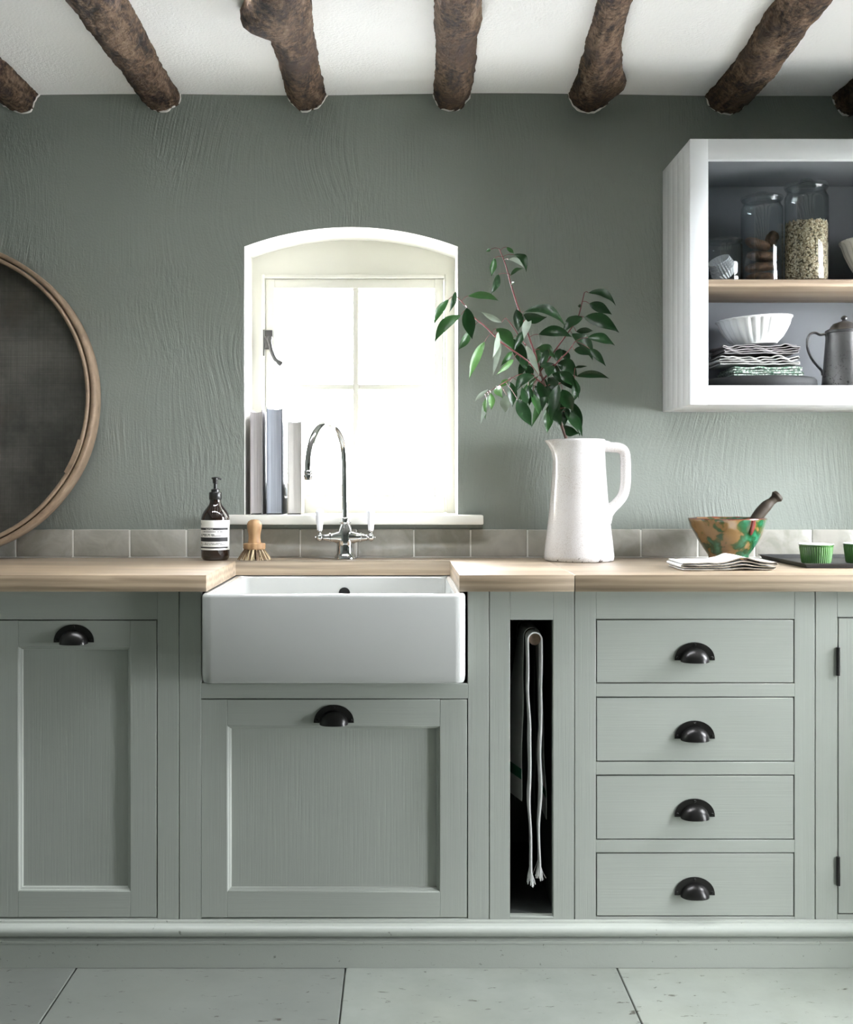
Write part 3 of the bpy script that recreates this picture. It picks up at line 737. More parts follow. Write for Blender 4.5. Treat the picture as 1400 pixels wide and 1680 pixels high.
def jar(name, label, xc, yc, R_, h, zb=SHZ1+.0005, knob=True):
    t = thing(name, label, 'jar', (xc, yc, zb), 'glass storage jars')
    s = h
    neck = R_*.93
    outer = [(R_*.55, .0), (R_*.86, .0005), (R_*.97, .006), (R_, .016), (R_, h*.80), (R_*.985, h*.83), (neck*.96, h*.865), (neck*.93, h*.885), (neck*1.02, h*.905), (neck*1.04, h*.915)]
    inner = [(neck*.98, h*.915), (neck*.89, h*.885), (neck*.92, h*.865), (R_*.955, h*.83), (R_*.965, h*.80), (R_*.965, .02), (R_*.85, .009), (R_*.3, .008)]
    b = B().lathe(outer + inner, (xc, yc, zb), 48); obj('glass_body', b, M['jar'], t, smooth=60)
    lid = [(neck*.90, h*.905), (neck*.92, h*.918), (neck*1.06, h*.920), (neck*1.08, h*.93), (neck*1.06, h*.945), (neck*.7, h*.955), (R_*.30, h*.958), (R_*.24, h*.966), (R_*.30, h*.982), (R_*.27, h*.997), (R_*.1, h*1.0)]
    lid2 = [(R_*.1, h*.95), (neck*.80, h*.94), (neck*.86, h*.925)]
    b = B().lathe(lid + lid2[:0], (xc, yc, zb), 40); li = obj('lid', b, M['jar'], t, smooth=60)
    ring_ = [(neck*1.065 + .0012*math.cos(a), h*.918 + .0016*math.sin(a)) for a in [2*PI*k/8 for k in range(8)]]
    return t
J3 = px(1323.5, 0, 3.145); J2 = px(1250.5, 0, 3.165); J1 = px(1188, 0, 3.155)
jar('storage_jar', 'tall glass jar filled with rolled oats on the oak shelf', J3.x, J3.y, .0585, .292)
jar('storage_jar', 'tall glass jar holding dark brown biscuits on the oak shelf', J2.x, J2.y, .0565, .262)
jar('storage_jar', 'short glass jar of white paper cake cases on the oak shelf', J1.x, J1.y, .0500, .135)
# oats
rnd = random.Random(3); ro = .0560; zt = 1.14 + (790-358)*3.10/F; z0 = SHZ1 + .011
b = B().lathe([(ro*.85, z0), (ro-.002, z0+.010), (ro-.002, zt-.012), (ro*.8, zt-.004), (ro*.3, zt-.001)], (J3.x, J3.y, 0), 40)
def flake(b, c, nrm, s, mi):
    n_ = Vector(nrm).normalized(); u_ = n_.orthogonal().normalized(); u_.rotate(Matrix.Rotation(rnd.uniform(0, 6.28), 3, n_)); v_ = n_.cross(u_)
    e = rnd.uniform(.62, .95)
    ring0 = [Vector(c) + u_*math.cos(2*PI*k/7)*s + v_*math.sin(2*PI*k/7)*s*e for k in range(7)]
    vv = [b.bm.verts.new(p_ + n_*rnd.uniform(-.0004, .0004)) for p_ in ring0]; ap = b.bm.verts.new(Vector(c) + n_*s*.28)
    for k in range(7):
        f = b.bm.faces.new((vv[k], vv[(k+1) % 7], ap)); f.material_index = mi
for k in range(4200):
    a = rnd.uniform(0, 2*PI); z = rnd.uniform(z0+.004, zt-.004); rr_ = ro - rnd.uniform(.0008, .0026)
    if z < z0+.012: rr_ *= .9 + .1*(z-z0)/.012
    nrm = (math.cos(a)+rnd.uniform(-.5,.5), math.sin(a)+rnd.uniform(-.5,.5), rnd.uniform(-.5,.5))
    flake(b, (J3.x+rr_*math.cos(a), J3.y+rr_*math.sin(a), z), nrm, rnd.uniform(.0022, .0042), rnd.choice((1,1,2,2,3)))
for k in range(700):
    a = rnd.uniform(0, 2*PI); rr_ = ro*math.sqrt(rnd.random())*.97
    flake(b, (J3.x+rr_*math.cos(a), J3.y+rr_*math.sin(a), zt-.004-.006*(rr_/ro)**4+rnd.uniform(0,.003)), (rnd.uniform(-.5,.5), rnd.uniform(-.5,.5), 1), rnd.uniform(.0025, .004), rnd.choice((1,2,2,3)))
om = [new_mat('oat_core', (0.10,0.075,0.04), .9)[0], new_mat('oat_a', (0.42,0.33,0.21), .8)[0], new_mat('oat_b', (0.58,0.49,0.35), .8)[0], new_mat('oat_c', (0.30,0.22,0.13), .8)[0]]
tag(obj('rolled_oats', b, om, smooth=0, recalc=False), 'beige rolled oat flakes filling the tallest glass jar', 'oats', kind='stuff')
# biscuits
m, nt, bs = new_mat('ginger_biscuit', (0.12,0.055,0.02), .85)
n = noise_n(nt, coords(nt), 90, 5, .7); L(nt, ramp(nt, n, [(.3, (0.022,0.010,0.005)), (.6, (0.095,0.044,0.018)), (.8, (0.18,0.095,0.045))]), bs.inputs['Base Color']); bump(nt, bs, n, 1.0, .004); M['biscuit'] = m
def biscuit(c, nrm, r, label, sd):
    t = B(); rings = []
    for k, (q, zz) in enumerate(((.2,-.5),(.75,-.48),(.97,-.2),(1,.05),(.92,.32),(.7,.5),(.25,.62))):
        rings.append([Vector((r*q*math.cos(a)*(1+.10*noise.noise(Vector((math.cos(a)*2+sd, math.sin(a)*2, zz)))), r*q*math.sin(a)*(1+.10*noise.noise(Vector((math.cos(a)*2, math.sin(a)*2+sd, zz)))), (.0225*zz) + .0024*noise.noise(Vector((math.cos(a)*q*3, math.sin(a)*q*3, sd*3))))) for a in [2*PI*i/24 for i in range(24)]])
    t.loops(rings)
    o_ = obj('biscuit', t, M['biscuit'], smooth=70)
    o_.rotation_euler = Vector((0,0,1)).rotation_difference(Vector(nrm)).to_euler(); o_.location = c
    return tag(o_, label, 'biscuit', 'brown biscuits in the glass jar')
zf = SHZ1 + .012
for (dx, dy, dz, nrm, r, lab) in (
    (.002, .002, .014, (.04,.02,1), .043, 'brown biscuit lying flat at the bottom of the jar'),
    (-.004, -.002, .044, (-.12,-.10,1), .043, 'brown biscuit second from the bottom of the jar'),
    (.003, .002, .074, (.12,-.08,1), .042, 'brown biscuit in the middle of the jar pile, lying under the leaning ones'),
    (-.012, -.002, .107, (.30,-.15,1), .036, 'upper left brown biscuit sloping down to the right in the jar'),
    (.028, .004, .122, (-.95,-.25,.35), .024, 'upper right brown biscuit standing on edge in the jar')):
    biscuit((J2.x+dx, J2.y+dy, zf+dz), nrm, r, lab, dx*100+dz*50)
# paper cake cases: nested fluted cups lying on their side
M['case'] = new_mat('white_paper_case', (0.66,0.66,0.67), .8)[0]
def cake_case(c, ax, r, label, sd):
    b = B(); NS = 96
    prof = [(.02, 0), (.62, .001), (.64, .002), (.82, .5), (1.0, 1.0)]
    rings = [[Vector((r*q*math.cos(a)*(1 + (.055*math.sin(24*a) if q > .63 else 0)), r*q*math.sin(a)*(1 + (.055*math.sin(24*a) if q > .63 else 0)), r*.62*z)) for a in [2*PI*i/NS for i in range(NS)]] for q, z in prof]
    back = [[p_*Vector((1,1,1)).x*.985 + Vector((0,0,.0004)) for p_ in r_] for r_ in reversed(rings)]
    b.loops(rings + back, cap0=True, cap1=True)
    o_ = obj('cake_case', b, M['case'], smooth=50); o_.location = c
    o_.rotation_euler = Vector((0,0,1)).rotation_difference(Vector(ax)).to_euler()
    return tag(o_, label, 'cake case', 'white paper cake cases in the short jar')
zj = SHZ1 + .011
labs = ['white paper cake case at the lower right of the short jar, outermost of the nest', 'white paper cake case second from the outside of the nest in the short jar', 'white paper cake case in the middle of the nest in the short jar', 'white paper cake case second from the top of the nest in the short jar', 'topmost white paper cake case in the short jar, innermost of the nest']
for k in range(5):
    q = k/4; ax_ = Vector((-.62 + .20*q, -.34, .70)).normalized()
    cake_case(Vector((J1.x + .010, J1.y + .006, zj + .022)) + Vector((-.55, -.1, .85))*(.0075*k), ax_, .0350 - .0012*k, labs[k], k)

# fluted bowls
def fluted_bowl(label, c, R_, H, flutes, tilt=(0,0), base=.56, group='white fluted bowls', mat='ceramic'):
    NS = flutes*8
    def fl(r, a, z, k):
        t = min(max((z/H-.10)/.25, 0), 1) * min(max((.97-z/H)/.08, 0), 1)
        return r*(1 - .055*t*abs(math.cos(flutes*a/2))**4 + (.008*math.cos(flutes*a) if z > H*.96 else 0))
    prof = [(R_*base*.8, 0), (R_*base, .001), (R_*base*1.03, H*.06), (R_*(base+(1-base)*.36), H*.25), (R_*(base+(1-base)*.60), H*.47), (R_*(base+(1-base)*.80), H*.70), (R_*.955, H*.90), (R_*.985, H*.94), (R_, H*.97), (R_*.995, H)]
    inn = [(R_*.96, H*.995), (R_*.92, H*.90), (R_*(base+(1-base)*.68), H*.68), (R_*(base+(1-base)*.45), H*.43), (R_*(base+(1-base)*.15), H*.2), (R_*base*.6, H*.12)]
    b = B().lathe(prof, (0,0,0), NS, fl, cap0=True, cap1=False)
    b.lathe([(R_*.995, H)] + inn, (0,0,0), NS, None, cap0=False, cap1=True)
    bmesh.ops.remove_doubles(b.bm, verts=b.bm.verts[:], dist=1e-5)
    o_ = obj('fluted_bowl', b, M[mat], smooth=55); o_.location = c; o_.rotation_euler = (tilt[0], tilt[1], 0)
    return tag(o_, label, 'bowl', group)
cb = px(1240, 0, 3.155)
fluted_bowl('white fluted bowl resting tilted on the folded cloths', (cb.x, cb.y, 1.5125), .1025, .072, 26, (0, R(-3.5)))
cu_ = px(1452, 0, 3.15)
fluted_bowl('fluted cream bowl cut by the right edge of the photo, on the oak shelf', (cu_.x, cu_.y, SHZ1+.0005), .118, .125, 26, base=.42)
# slate board
sb = px(1252, 0, 3.145)
b = B().lathe([(.130, 0), (.146, .002), (.149, .010), (.147, .024), (.142, .029), (.134, .031)], (sb.x, -.160, LB+.0005), 56, lambda r, a, z, k: r*(1+.004*math.sin(7*a)) if abs(math.sin(a)) < 2 else r)
for v in b.bm.verts: v.co.y = -.160 + (v.co.y+.160)*.86
m, nt, bs = new_mat('dark_slate', (0.022,0.023,0.023), .7, spec=.25); n = noise_n(nt, coords(nt, src='World'), 60, 5); bump(nt, bs, n, .5, .002); M['slate'] = m
tag(obj('slate_board', b, M['slate']), 'dark grey round board under the folded cloths', 'board')
# folded cloths: serpentine sheet seen from its folded front edges
def folded_cloth(name, label, x0, x1, y0, y1, z0, layers, gap, th, mats, seed, amp=.003, cat='cloth', group=None, edge=None, hump=None, skew=0.0):
    """sheet folded back and forth between x0 and x1; each layer wavy, front edges uneven"""
    path = []
    NP = 40
    for l in range(layers):
        jl, jr = [noise.noise(Vector((seed, l*1.7, q)))*.006 for q in (0, 5)]
        for k in range(NP+1):
            t = k/NP if l % 2 == 0 else 1-k/NP
            path.append((x0 + jl + (x1+jr-x0-jl)*t, l))
        if l < layers-1:
            s_ = 1 if l % 2 == 0 else -1; xe = (x1+jr) if s_ > 0 else (x0+jl)
            for k in range(1, 6):
                a = PI*k/6; path.append((xe + s_*gap*.5*math.sin(a), l + (1-math.cos(a))/2))
    NYY = 14
    def surf(i, j, side):
        x, l = path[i]; v = j/NYY
        y = y0 + (y1-y0)*v + skew*(x-x0)
        y += (1-v)*.010*noise.noise(Vector((x*18, l*2.3, seed)))
        lift = amp*(noise.noise(Vector((x*34+l*.30, y*9, seed)))+.35*noise.noise(Vector((x*70+l*.9, y*18, seed+9))))
        drop = 0
        z = z0 + th*.6 + l*gap + (lift + amp*.7)*(.30+.70*l/max(layers-1, 1))
        if hump: z += hump[1]*math.exp(-((x-hump[0])/hump[2])**2)*(.25+.75*l/max(layers-1,1)) * (1 if len(hump) < 4 else max(0, 1-v*hump[3]))
        return Vector((x, y, z))
    b = B(); n = len(path)
    P_ = [[surf(i, j, 0) for j in range(NYY+1)] for i in range(n)]
    Nn = []
    for i in range(n):
        a_, c_ = P_[max(i-1,0)][0], P_[min(i+1,n-1)][0]
        t_ = Vector((c_.x-a_.x, 0, c_.z-a_.z)).normalized(); Nn.append(Vector((-t_.z, 0, t_.x)))
    top = [[P_[i][j] + Nn[i]*th/2 for j in range(NYY+1)] for i in range(n)]
    bot = [[P_[i][j] - Nn[i]*th/2 for j in range(NYY+1)] for i in range(n)]
    va = [[b.bm.verts.new(p_) for p_ in r_] for r_ in top]; vb = [[b.bm.verts.new(p_) for p_ in r_] for r_ in bot]
    ei = 1 if len(mats) > 1 else 0
    for i in range(n-1):
        for j in range(NYY):
            m_ = ei if (edge and j < edge) else 0
            f = b.bm.faces.new((va[i][j], va[i][j+1], va[i+1][j+1], va[i+1][j])); f.material_index = 0
            f = b.bm.faces.new((vb[i][j], vb[i+1][j], vb[i+1][j+1], vb[i][j+1])); f.material_index = m_
        f = b.bm.faces.new((va[i][0], va[i+1][0], vb[i+1][0], vb[i][0])); f.material_index = ei
        b.bm.faces.new((va[i][NYY], vb[i][NYY], vb[i+1][NYY], va[i+1][NYY]))
    for i in (0, n-1):
        for j in range(NYY): b.bm.faces.new((va[i][j], vb[i][j], vb[i][j+1], va[i][j+1]))
    return tag(obj(name, b, mats, smooth=60), label, cat, group)
def cxx(p_, d=3.09): return (p_-VX)*d/F
zc = LB + .032
folded_cloth('folded_cloth', 'nubbly green and white cloth at the bottom of the folded stack', cxx(1205), cxx(1315), -.235, -.090, zc, 4, .0058, .0044, [M['green_cloth']], 1.3, .0036, group='folded cloths in the wall cabinet')
folded_cloth('folded_cloth', 'cream cloth in the middle of the folded stack', cxx(1183), cxx(1311), -.228, -.085, zc+.0305, 4, .0050, .0030, [M['linen_cream']], 4.1, .0060, group='folded cloths in the wall cabinet')
folded_cloth('folded_cloth', 'dark grey linen at the top of the folded stack under the bowl', cxx(1190), cxx(1310), -.226, -.085, zc+.0595, 5, .0042, .0022, [M['linen_grey'], simple_cloth('grey_linen_edge', (0.30,0.285,0.28))], 7.7, .0075, group='folded cloths in the wall cabinet')
# pewter coffee pot
m, nt, bs = new_mat('old_pewter', (0.30,0.30,0.30), .38, .85)
p = coords(nt, src='World'); n = noise_n(nt, p, 120, 5, .7); n2 = noise_n(nt, p, 16, 4)
sep = nt.nodes.new('ShaderNodeSeparateXYZ'); L(nt, p, sep.inputs[0])
low = ramp(nt, math_n(nt, 'SUBTRACT', math_n(nt, 'MULTIPLY', sep.outputs[2], 1.0), 1.0), [(.39, g3(1)), (.50, g3(0.12))])
pitm = math_n(nt, 'MULTIPLY', ramp(nt, n, [(.56, g3(0)), (.63, g3(1))]), low)
L(nt, mixc(nt, pitm, mixc(nt, n2, (0.08,0.079,0.078), (0.19,0.19,0.19)), (0.012,0.011,0.010)), bs.inputs['Base Color'])
L(nt, ramp(nt, n2, [(.3, g3(.30)), (.7, g3(.5))]), bs.inputs['Roughness']); bump(nt, bs, n, .2, .001); M['pewter'] = m
pc = px(1386, 0, 3.13); zb = LB + .0005; k_ = 3.13/F
def pz(y): return CAMZ - (y-VY)*k_
t = thing('coffee_pot', 'dented pewter coffee pot with a domed lid and looped handle', 'pot', (pc.x, pc.y, zb))
top_z = pz(545) - zb
b = B().lathe([(.055, 0), (.0600, .001), (.0605, .006), (.0590, .012), (.0535, top_z*.5), (.0478, top_z-.004), (.0500, top_z-.002), (.0500, top_z), (.044, top_z), (.045, top_z-.02), (.05, .02)], (pc.x, pc.y, zb), 48); obj('body', b, M['pewter'], t, smooth=45)
lh = pz(524.5) - pz(545)
b = B().lathe([(.046, 0), (.0500, .0005), (.0505, .003), (.047, .005), (.0445, .0065), (.0380, .010), (.0345, .016), (.0290, .022), (.018, lh-.008), (.0075, lh-.004), (.0055, lh-.0015), (.0085, lh+.001), (.0095, lh+.004), (.0075, lh+.007), (.003, lh+.0105)], (pc.x, pc.y, zb+top_z+.0004), 40)
obj('lid', b, M['pewter'], t, smooth=45)
def pp(x, y, d=3.13): return px(x, y, d)
pts = spline([pp(1357, 562), pp(1355.5, 549), pp(1346, 549.5), pp(1338, 546), pp(1329, 549), pp(1325, 559), pp(1326, 573), pp(1332, 588), pp(1341, 600), pp(1348.5, 608), pp(1350, 616)], 6)
obj('handle', B().tube(pts, .0042, 10, flat=(1.5, .75)), M['pewter'], t, smooth=60)
sp = [Vector((pc.x+.050, pc.y, zb+top_z*.45)), Vector((pc.x+.075, pc.y, zb+top_z*.62)), Vector((pc.x+.090, pc.y, zb+top_z*.86)), Vector((pc.x+.108, pc.y, zb+top_z*.96))]
s_ = spline(sp, 6); obj('spout', B().tube(s_, [.018-.011*i/(len(s_)-1) for i in range(len(s_))], 14), M['pewter'], t, smooth=60)

# ------------------------------------------------------------------ big round sieve leaning on the wall
SR = .450; sc_ = Vector(((-100-VX)*3.262/F, 0, 0)); tilt = R(2.2)
t = thing('garden_sieve', 'large round sieve with a bentwood rim leaning on the wall at the left', 'sieve', (sc_.x, -.1065, WZ1+.0034))
t.rotation_euler = (-tilt, 0, 0)
def hoop(name, r0, r1, y0, y1, bev=.002, wob=0):
    b = B(); N = 128; rings = []
    for i in range(N):
        a = 2*PI*i/N; w_ = wob*noise.noise(Vector((math.cos(a)*2.5, math.sin(a)*2.5, r0*9)))
        pr = [(r0, y0+bev), (r0+bev, y0), (r1-bev, y0), (r1, y0+bev), (r1, y1-bev), (r1-bev, y1), (r0+bev, y1), (r0, y1-bev)]
        rings.append([Vector(((q+w_)*math.cos(a), y+w_*.6, SR + (q+w_)*math.sin(a))) for q, y in pr])
    vr = [[b.bm.verts.new(p_) for p_ in r_] for r_ in rings]
    for i in range(N):
        for k in range(8):
            b.bm.faces.new((vr[i][k], vr[i][(k+1) % 8], vr[(i+1) % N][(k+1) % 8], vr[(i+1) % N][k]))
    o_ = obj(name, b, M['hoop'], t, smooth=50, local=True); return o_
hoop('outer_hoop', SR-.0135, SR, .004, .068, .003, .0012)
hoop('inner_hoop', SR-.0270, SR-.0165, .000, .060, .0028, .0012)
b = B()
for k in range(60):
    a0, a1 = 2*PI*k/60, 2*PI*(k+1)/60; r_ = SR-.026
    b.poly([(0, .030, SR), (r_*math.cos(a0), .030, SR+r_*math.sin(a0)), (r_*math.cos(a1), .030, SR+r_*math.sin(a1))])
for k in range(60):
    a0, a1 = 2*PI*k/60, 2*PI*(k+1)/60; r_ = SR-.026
    b.poly([(0, .032, SR), (r_*math.cos(a1), .032, SR+r_*math.sin(a1)), (r_*math.cos(a0), .032, SR+r_*math.sin(a0))])
tag(obj('mesh', b, M['sieve'], t, smooth=0, local=True, recalc=False), 'dark rusty woven wire mesh')
# overlap of the inner hoop, tacked down
b = B(); pr = []
for k in range(13):
    a = R(-16 - 3.4*k/12*4); pr.append(a)
rings = [[Vector((q*math.cos(a), y, SR+q*math.sin(a))) for q, y in ((SR-.030, -.002), (SR-.0165, -.002), (SR-.0165, .002), (SR-.030, .002))] for a in pr]
b.loops(rings); obj('hoop_lap', b, M['hoop'], t, local=True)

# ------------------------------------------------------------------ books on the sill
def book(label, x0, x1, d, ytop, cover, page, spine_cover=None, depth=.135, lean=0.0, cov2=None):
    zb = 1.0448; k = d/F
    xa, xb = (x0-VX)*k, (x1-VX)*k; zt = CAMZ - (ytop-VY)*k; h = zt - zb
    y0 = d - CAMD
    t = thing('book', label, 'book', ((xa+xb)/2, y0, zb), 'books on the window sill')
    ct = .0024; wd = xb-xa
    def board(name, a, c, mat):
        o_ = obj(name, B().box(a, c, y0, y0+depth, zb, zt, .0006), mat, t); return o_
    board('cover', xa, xa+ct, cover); board('cover', xb-ct, xb, cov2 or cover)
    obj('spine', B().box(xa, xb, y0+depth, y0+depth+.003, zb, zt, .001), cover, t)
    # page block: hollow fore edge, grouped leaves slightly uneven
    b = B(); n = max(10, int(wd/.0015)); pz0, pz1 = zb+.003, zt-.005
    for i in range(n):
        u0, u1 = i/n, (i+1)/n; c_ = (u0+u1)/2
        yy = y0 + .0035 + .005*(1-(2*c_-1)**2) + random.uniform(0, .0007)
        X_0, X_1 = xa+ct+(wd-2*ct)*u0, xa+ct+(wd-2*ct)*u1
        b.box(X_0, X_1-.00006, yy, y0+depth, pz0, pz1 - .0025*math.sin(PI*c_))
    obj('page_block', b, page, t, smooth=0)
    return t
def page_mat(name, col, streak):
    m, nt, b = new_mat(name, col, .8, spec=.2)
    n = noise_n(nt, coords(nt, (900, 3, 3), src='World'), 1, 3, .6); n2 = noise_n(nt, coords(nt, (220, 1, 1), src='World'), 1, 2)
    L(nt, mixc(nt, ramp(nt, n, [(.35, g3(.0)), (.65, g3(1))]), streak, col), b.inputs['Base Color']); return m
pg1 = page_mat('page_edges_warm_grey', (0.60,0.57,0.56), (0.40,0.38,0.38)); pg2 = page_mat('page_edges_cool', (0.62,0.65,0.71), (0.34,0.37,0.43)); pg3 = page_mat('page_edges_pale', (0.70,0.68,0.65), (0.55,0.53,0.50))
c1 = new_mat('cover_grey', (0.30,0.28,0.28), .5)[0]; c2 = new_mat('cover_slate_blue', (0.16,0.18,0.21), .5)[0]; c3 = new_mat('cover_taupe', (0.26,0.24,0.20), .5)[0]; c4 = new_mat('cover_dark', (0.03,0.04,0.05), .4)[0]
c5 = new_mat('cover_cream', (0.62,0.58,0.54), .5)[0]
book('grey book with warm page edges, nearest the window reveal', 410.5, 430.5, 3.335, 672.5, c1, pg1)
book('tallest book, bluish page edges and a dark cover, in the middle', 437.5, 463.5, 3.335, 667.5, c2, pg2, cov2=c4)
book('shortest book with pale cream page edges, on the right of the three', 471.5, 494.5, 3.335, 688.5, c3, pg3)

# ------------------------------------------------------------------ soap bottle
sp_ = px(353.5, 919, 3.215); k = 3.215/F; x, y, z = sp_.x, sp_.y, WZ1+.0005
t = thing('soap_bottle', 'dark amber pump bottle of hand wash with a white printed label', 'bottle', (x, y, z))
BR = 23.2*k
b = B().lathe([(BR*.70, .001), (BR*.84, .0), (BR*.94, .004), (BR, .013), (BR, .112), (BR*.985, .119), (BR*.93, .127), (BR*.80, .1365), (BR*.62, .1455), (BR*.47, .153), (BR*.40, .160), (BR*.39, .170)], (x, y, z), 56)
obj('glass_body', b, M['amber'], t, smooth=60)
def zz(py): return (918.5-py)*k
lb0, lb1 = zz(901.5), zz(853.0); rl = BR+.0004
def strip(b, a0, a1, z0, z1, r, n=40, mi=0):
    ri = [(x + r*math.cos(a0+(a1-a0)*i/n), y + r*math.sin(a0+(a1-a0)*i/n)) for i in range(n+1)]
    rows2 = [[b.bm.verts.new((q[0], q[1], z+zq)) for q in ri] for zq in (z0, z1)]
    for i in range(n):
        f = b.bm.faces.new((rows2[0][i], rows2[0][i+1], rows2[1][i+1], rows2[1][i])); f.material_index = mi
A0, A1 = R(-186), R(6)
b = B(); strip(b, A0, A1, lb0, lb1, rl); lab = obj('label', b, M['paper'], t, smooth=60, recalc=False)
tag(lab, 'off white paper label with black bars and small print')
def ang(px_):                       # angle on the bottle of a point seen at px_
    s_ = max(-1, min(1, (px_-353.5)/23.2)); return -PI/2 + math.asin(s_)
b = B(); ri = rl+.00025
for (p0, p1, ya, yb) in ((330.6, 374.8, 865.3, 868.8), (330.6, 374.8, 880.8, 887.6), (330.6, 374.8, 896.2, 898.6)):
    strip(b, ang(p0) if p0 > 331 else R(-172), ang(p1), zz(yb), zz(ya), ri)
rt = random.Random(5)
def fake_line(b, p0, p1, ya, yb, dens=.72):     # print too small to read: word-like marks
    q = p0
    while q < p1:
        wl = rt.uniform(.5, 1.6)
        if rt.random() < dens: strip(b, ang(q), ang(min(q+wl*.85, p1)), zz(yb), zz(ya)-rt.uniform(0, .0002), ri, 2)
        q += wl
for (p0, p1, ya, yb) in ((331.5, 368, 870.9, 872.2), (331.5, 355.5, 875.6, 877.2), (331.5, 366, 878.0, 879.0), (331.5, 373, 889.6, 890.7), (331.5, 374, 891.8, 892.8), (331.5, 336, 894.0, 894.9)):
    fake_line(b, p0, p1, ya, yb)
obj('print', b, M['ink'], lab, smooth=0, recalc=False)
def bottle_text(txt, p_left, py_base, size, mat, r_, bold=0.0):
    cu = bpy.data.curves.new('text', 'FONT'); cu.body = txt; cu.size = size; cu.offset = bold
    ob = bpy.data.objects.new('lettering', cu); C.objects.link(ob)
    me = ob.to_mesh().copy(); bpy.data.objects.remove(ob)
    a0 = ang(p_left)
    bm = bmesh.new(); bm.from_mesh(me); bpy.data.meshes.remove(me)
    for v in bm.verts:
        a = a0 + v.co.x/r_; zq = v.co.y
        v.co = Vector((x + r_*math.cos(a), y + r_*math.sin(a), z + zz(py_base) + zq))
    return obj('lettering', bm, mat, lab, smooth=0, recalc=False)
bottle_text('op.', 331.3, 860.2, .0085, M['ink'], ri)
bottle_text('Hand Wash', 341.5, 868.3, .0046, M['paper'], ri+.0003, .00006)
b = B()
b.lathe([(BR*.42, .168), (BR*.445, .169), (BR*.445, .1875), (BR*.42, .189), (BR*.30, .189)], (x, y, z), 40, lambda r, a, zq, k: r*(1+.012*math.cos(30*a)) if .1685 < zq < .1885 else r)
pump = obj('pump_collar', b, M['black_plastic'], t, smooth=45)
b = B().lathe([(BR*.30, .189), (BR*.30, .1965), (BR*.22, .198), (BR*.13, .1985), (BR*.12, .212), (BR*.17, .2135), (BR*.19, .222), (BR*.22, .2265), (BR*.20, .229)], (x, y, z), 24)
b.tube([(x-.010, y, z+.2275), (x, y, z+.2285), (x+.010, y-.002, z+.2275), (x+.018, y-.003, z+.2245)], [.0035, .0042, .0036, .0028], 10, flat=(1.3, .8))
obj('pump_head', b, M['black_plastic'], t, smooth=45)

# ------------------------------------------------------------------ dish brush
q = px(417.5, 919, 3.205); x, y, z = q.x, q.y, WZ1+.0006; k = 3.205/F
t = thing('dish_brush', 'small beech dish brush standing on its splayed bristles', 'brush', (x, y, z))
def bz(py): return (918.0-py)*k
b = B().lathe([(.001, bz(851.3)), (6*k, bz(852)), (10*k, bz(854.8)), (12*k, bz(859)), (12.2*k, bz(863)), (11.2*k, bz(869)), (9.8*k, bz(876)), (9.6*k, bz(882)), (10.6*k, bz(888)), (11.6*k, bz(891.5)), (11*k, bz(892))], (x, y, z), 36)
obj('handle', b, M['beech'], t, smooth=50)
b = B().lathe([(10*k, bz(890)), (17.5*k, bz(890.5)), (18.6*k, bz(892.5)), (18.0*k, bz(895)), (18.6*k, bz(897.5)), (17.2*k, bz(900)), (10*k, bz(900.5))], (x, y, z), 40)
obj('head', b, M['beech'], t, smooth=45)
b = B(); rb = random.Random(11)
for ringi, (rr_, cnt, sp0) in enumerate(((15.5, 20, 1.0), (11, 14, .8), (6, 8, .5))):
    for c_ in range(cnt):
        a = 2*PI*(c_+.5*(ringi % 2))/cnt
        for s_ in range(11):
            aa = a + rb.gauss(0, .035); r0_ = (rr_ + rb.uniform(-.8, .8))*k; r1_ = r0_ + (11.0*sp0 + rb.uniform(-1.6, 1.6))*k*rr_/15.5
            am = aa + rb.gauss(0, .07)
            p0 = Vector((x + r0_*math.cos(aa), y + r0_*math.sin(aa), z+bz(899.8))); p1 = Vector((x + r1_*math.cos(am), y + r1_*math.sin(am), z + rb.uniform(.0002, .002)))
            b.tube([p0, (p0+p1)/2 + Vector((0,0,.001)), p1], [.00052, .00052, .00035], 4, rb.choice((0, 1, 1, 2)))
obj('bristles', b, [new_mat('bristle_tan', (0.46,0.34,0.18), .7)[0], new_mat('bristle_brown', (0.14,0.085,0.045), .7)[0], new_mat('bristle_straw', (0.62,0.52,0.33), .7)[0]], t, smooth=0)['kind'] = 'stuff'

# ------------------------------------------------------------------ mixer tap
q = px(566.8, 918, 3.255); x, y, z = q.x, q.y, WZ1+.0004; k = 3.255/F
t = thing('mixer_tap', 'chrome swan-neck mixer tap with two white porcelain levers', 'tap', (x, y, z))
def tz(py): return (917.6-py)*k
b = B().lathe([(16*k, 0), (18*k, .0006), (18.2*k, .003), (17*k, tz(914)), (16.6*k, tz(911.5)), (15*k, tz(910)), (14*k, tz(908.5)), (14*k, tz(893)), (14.4*k, tz(889)), (14*k, tz(881)), (12.6*k, tz(872)), (10*k, tz(866)), (7.6*k, tz(861)), (7.0*k, tz(859.5)), (9.6*k, tz(859)), (9.8*k, tz(857.5)), (7.2*k, tz(856.8)), (7.4*k, tz(851)), (5.6*k, tz(849))], (x, y, z), 44)
ZA = tz(882.5)
for s_ in (-1, 1):
    pr = [(13.5*k, 6*k), (10.6*k, 13*k), (8.2*k, 18*k), (7.2*k, 23.5*k), (8.0*k, 24*k), (8.0*k, 26*k), (6.8*k, 26.5*k), (5.0*k, 34*k), (5.6*k, 34.3*k), (5.6*k, 35.6*k), (3.0*k, 36*k), (2.6*k, 38.5*k)]
    b.lathe([(r_, s_*a_) for r_, a_ in pr], (x, y, z+ZA), 28, axis='X')
body = obj('tap_body', b, M['chrome'], t, smooth=50)
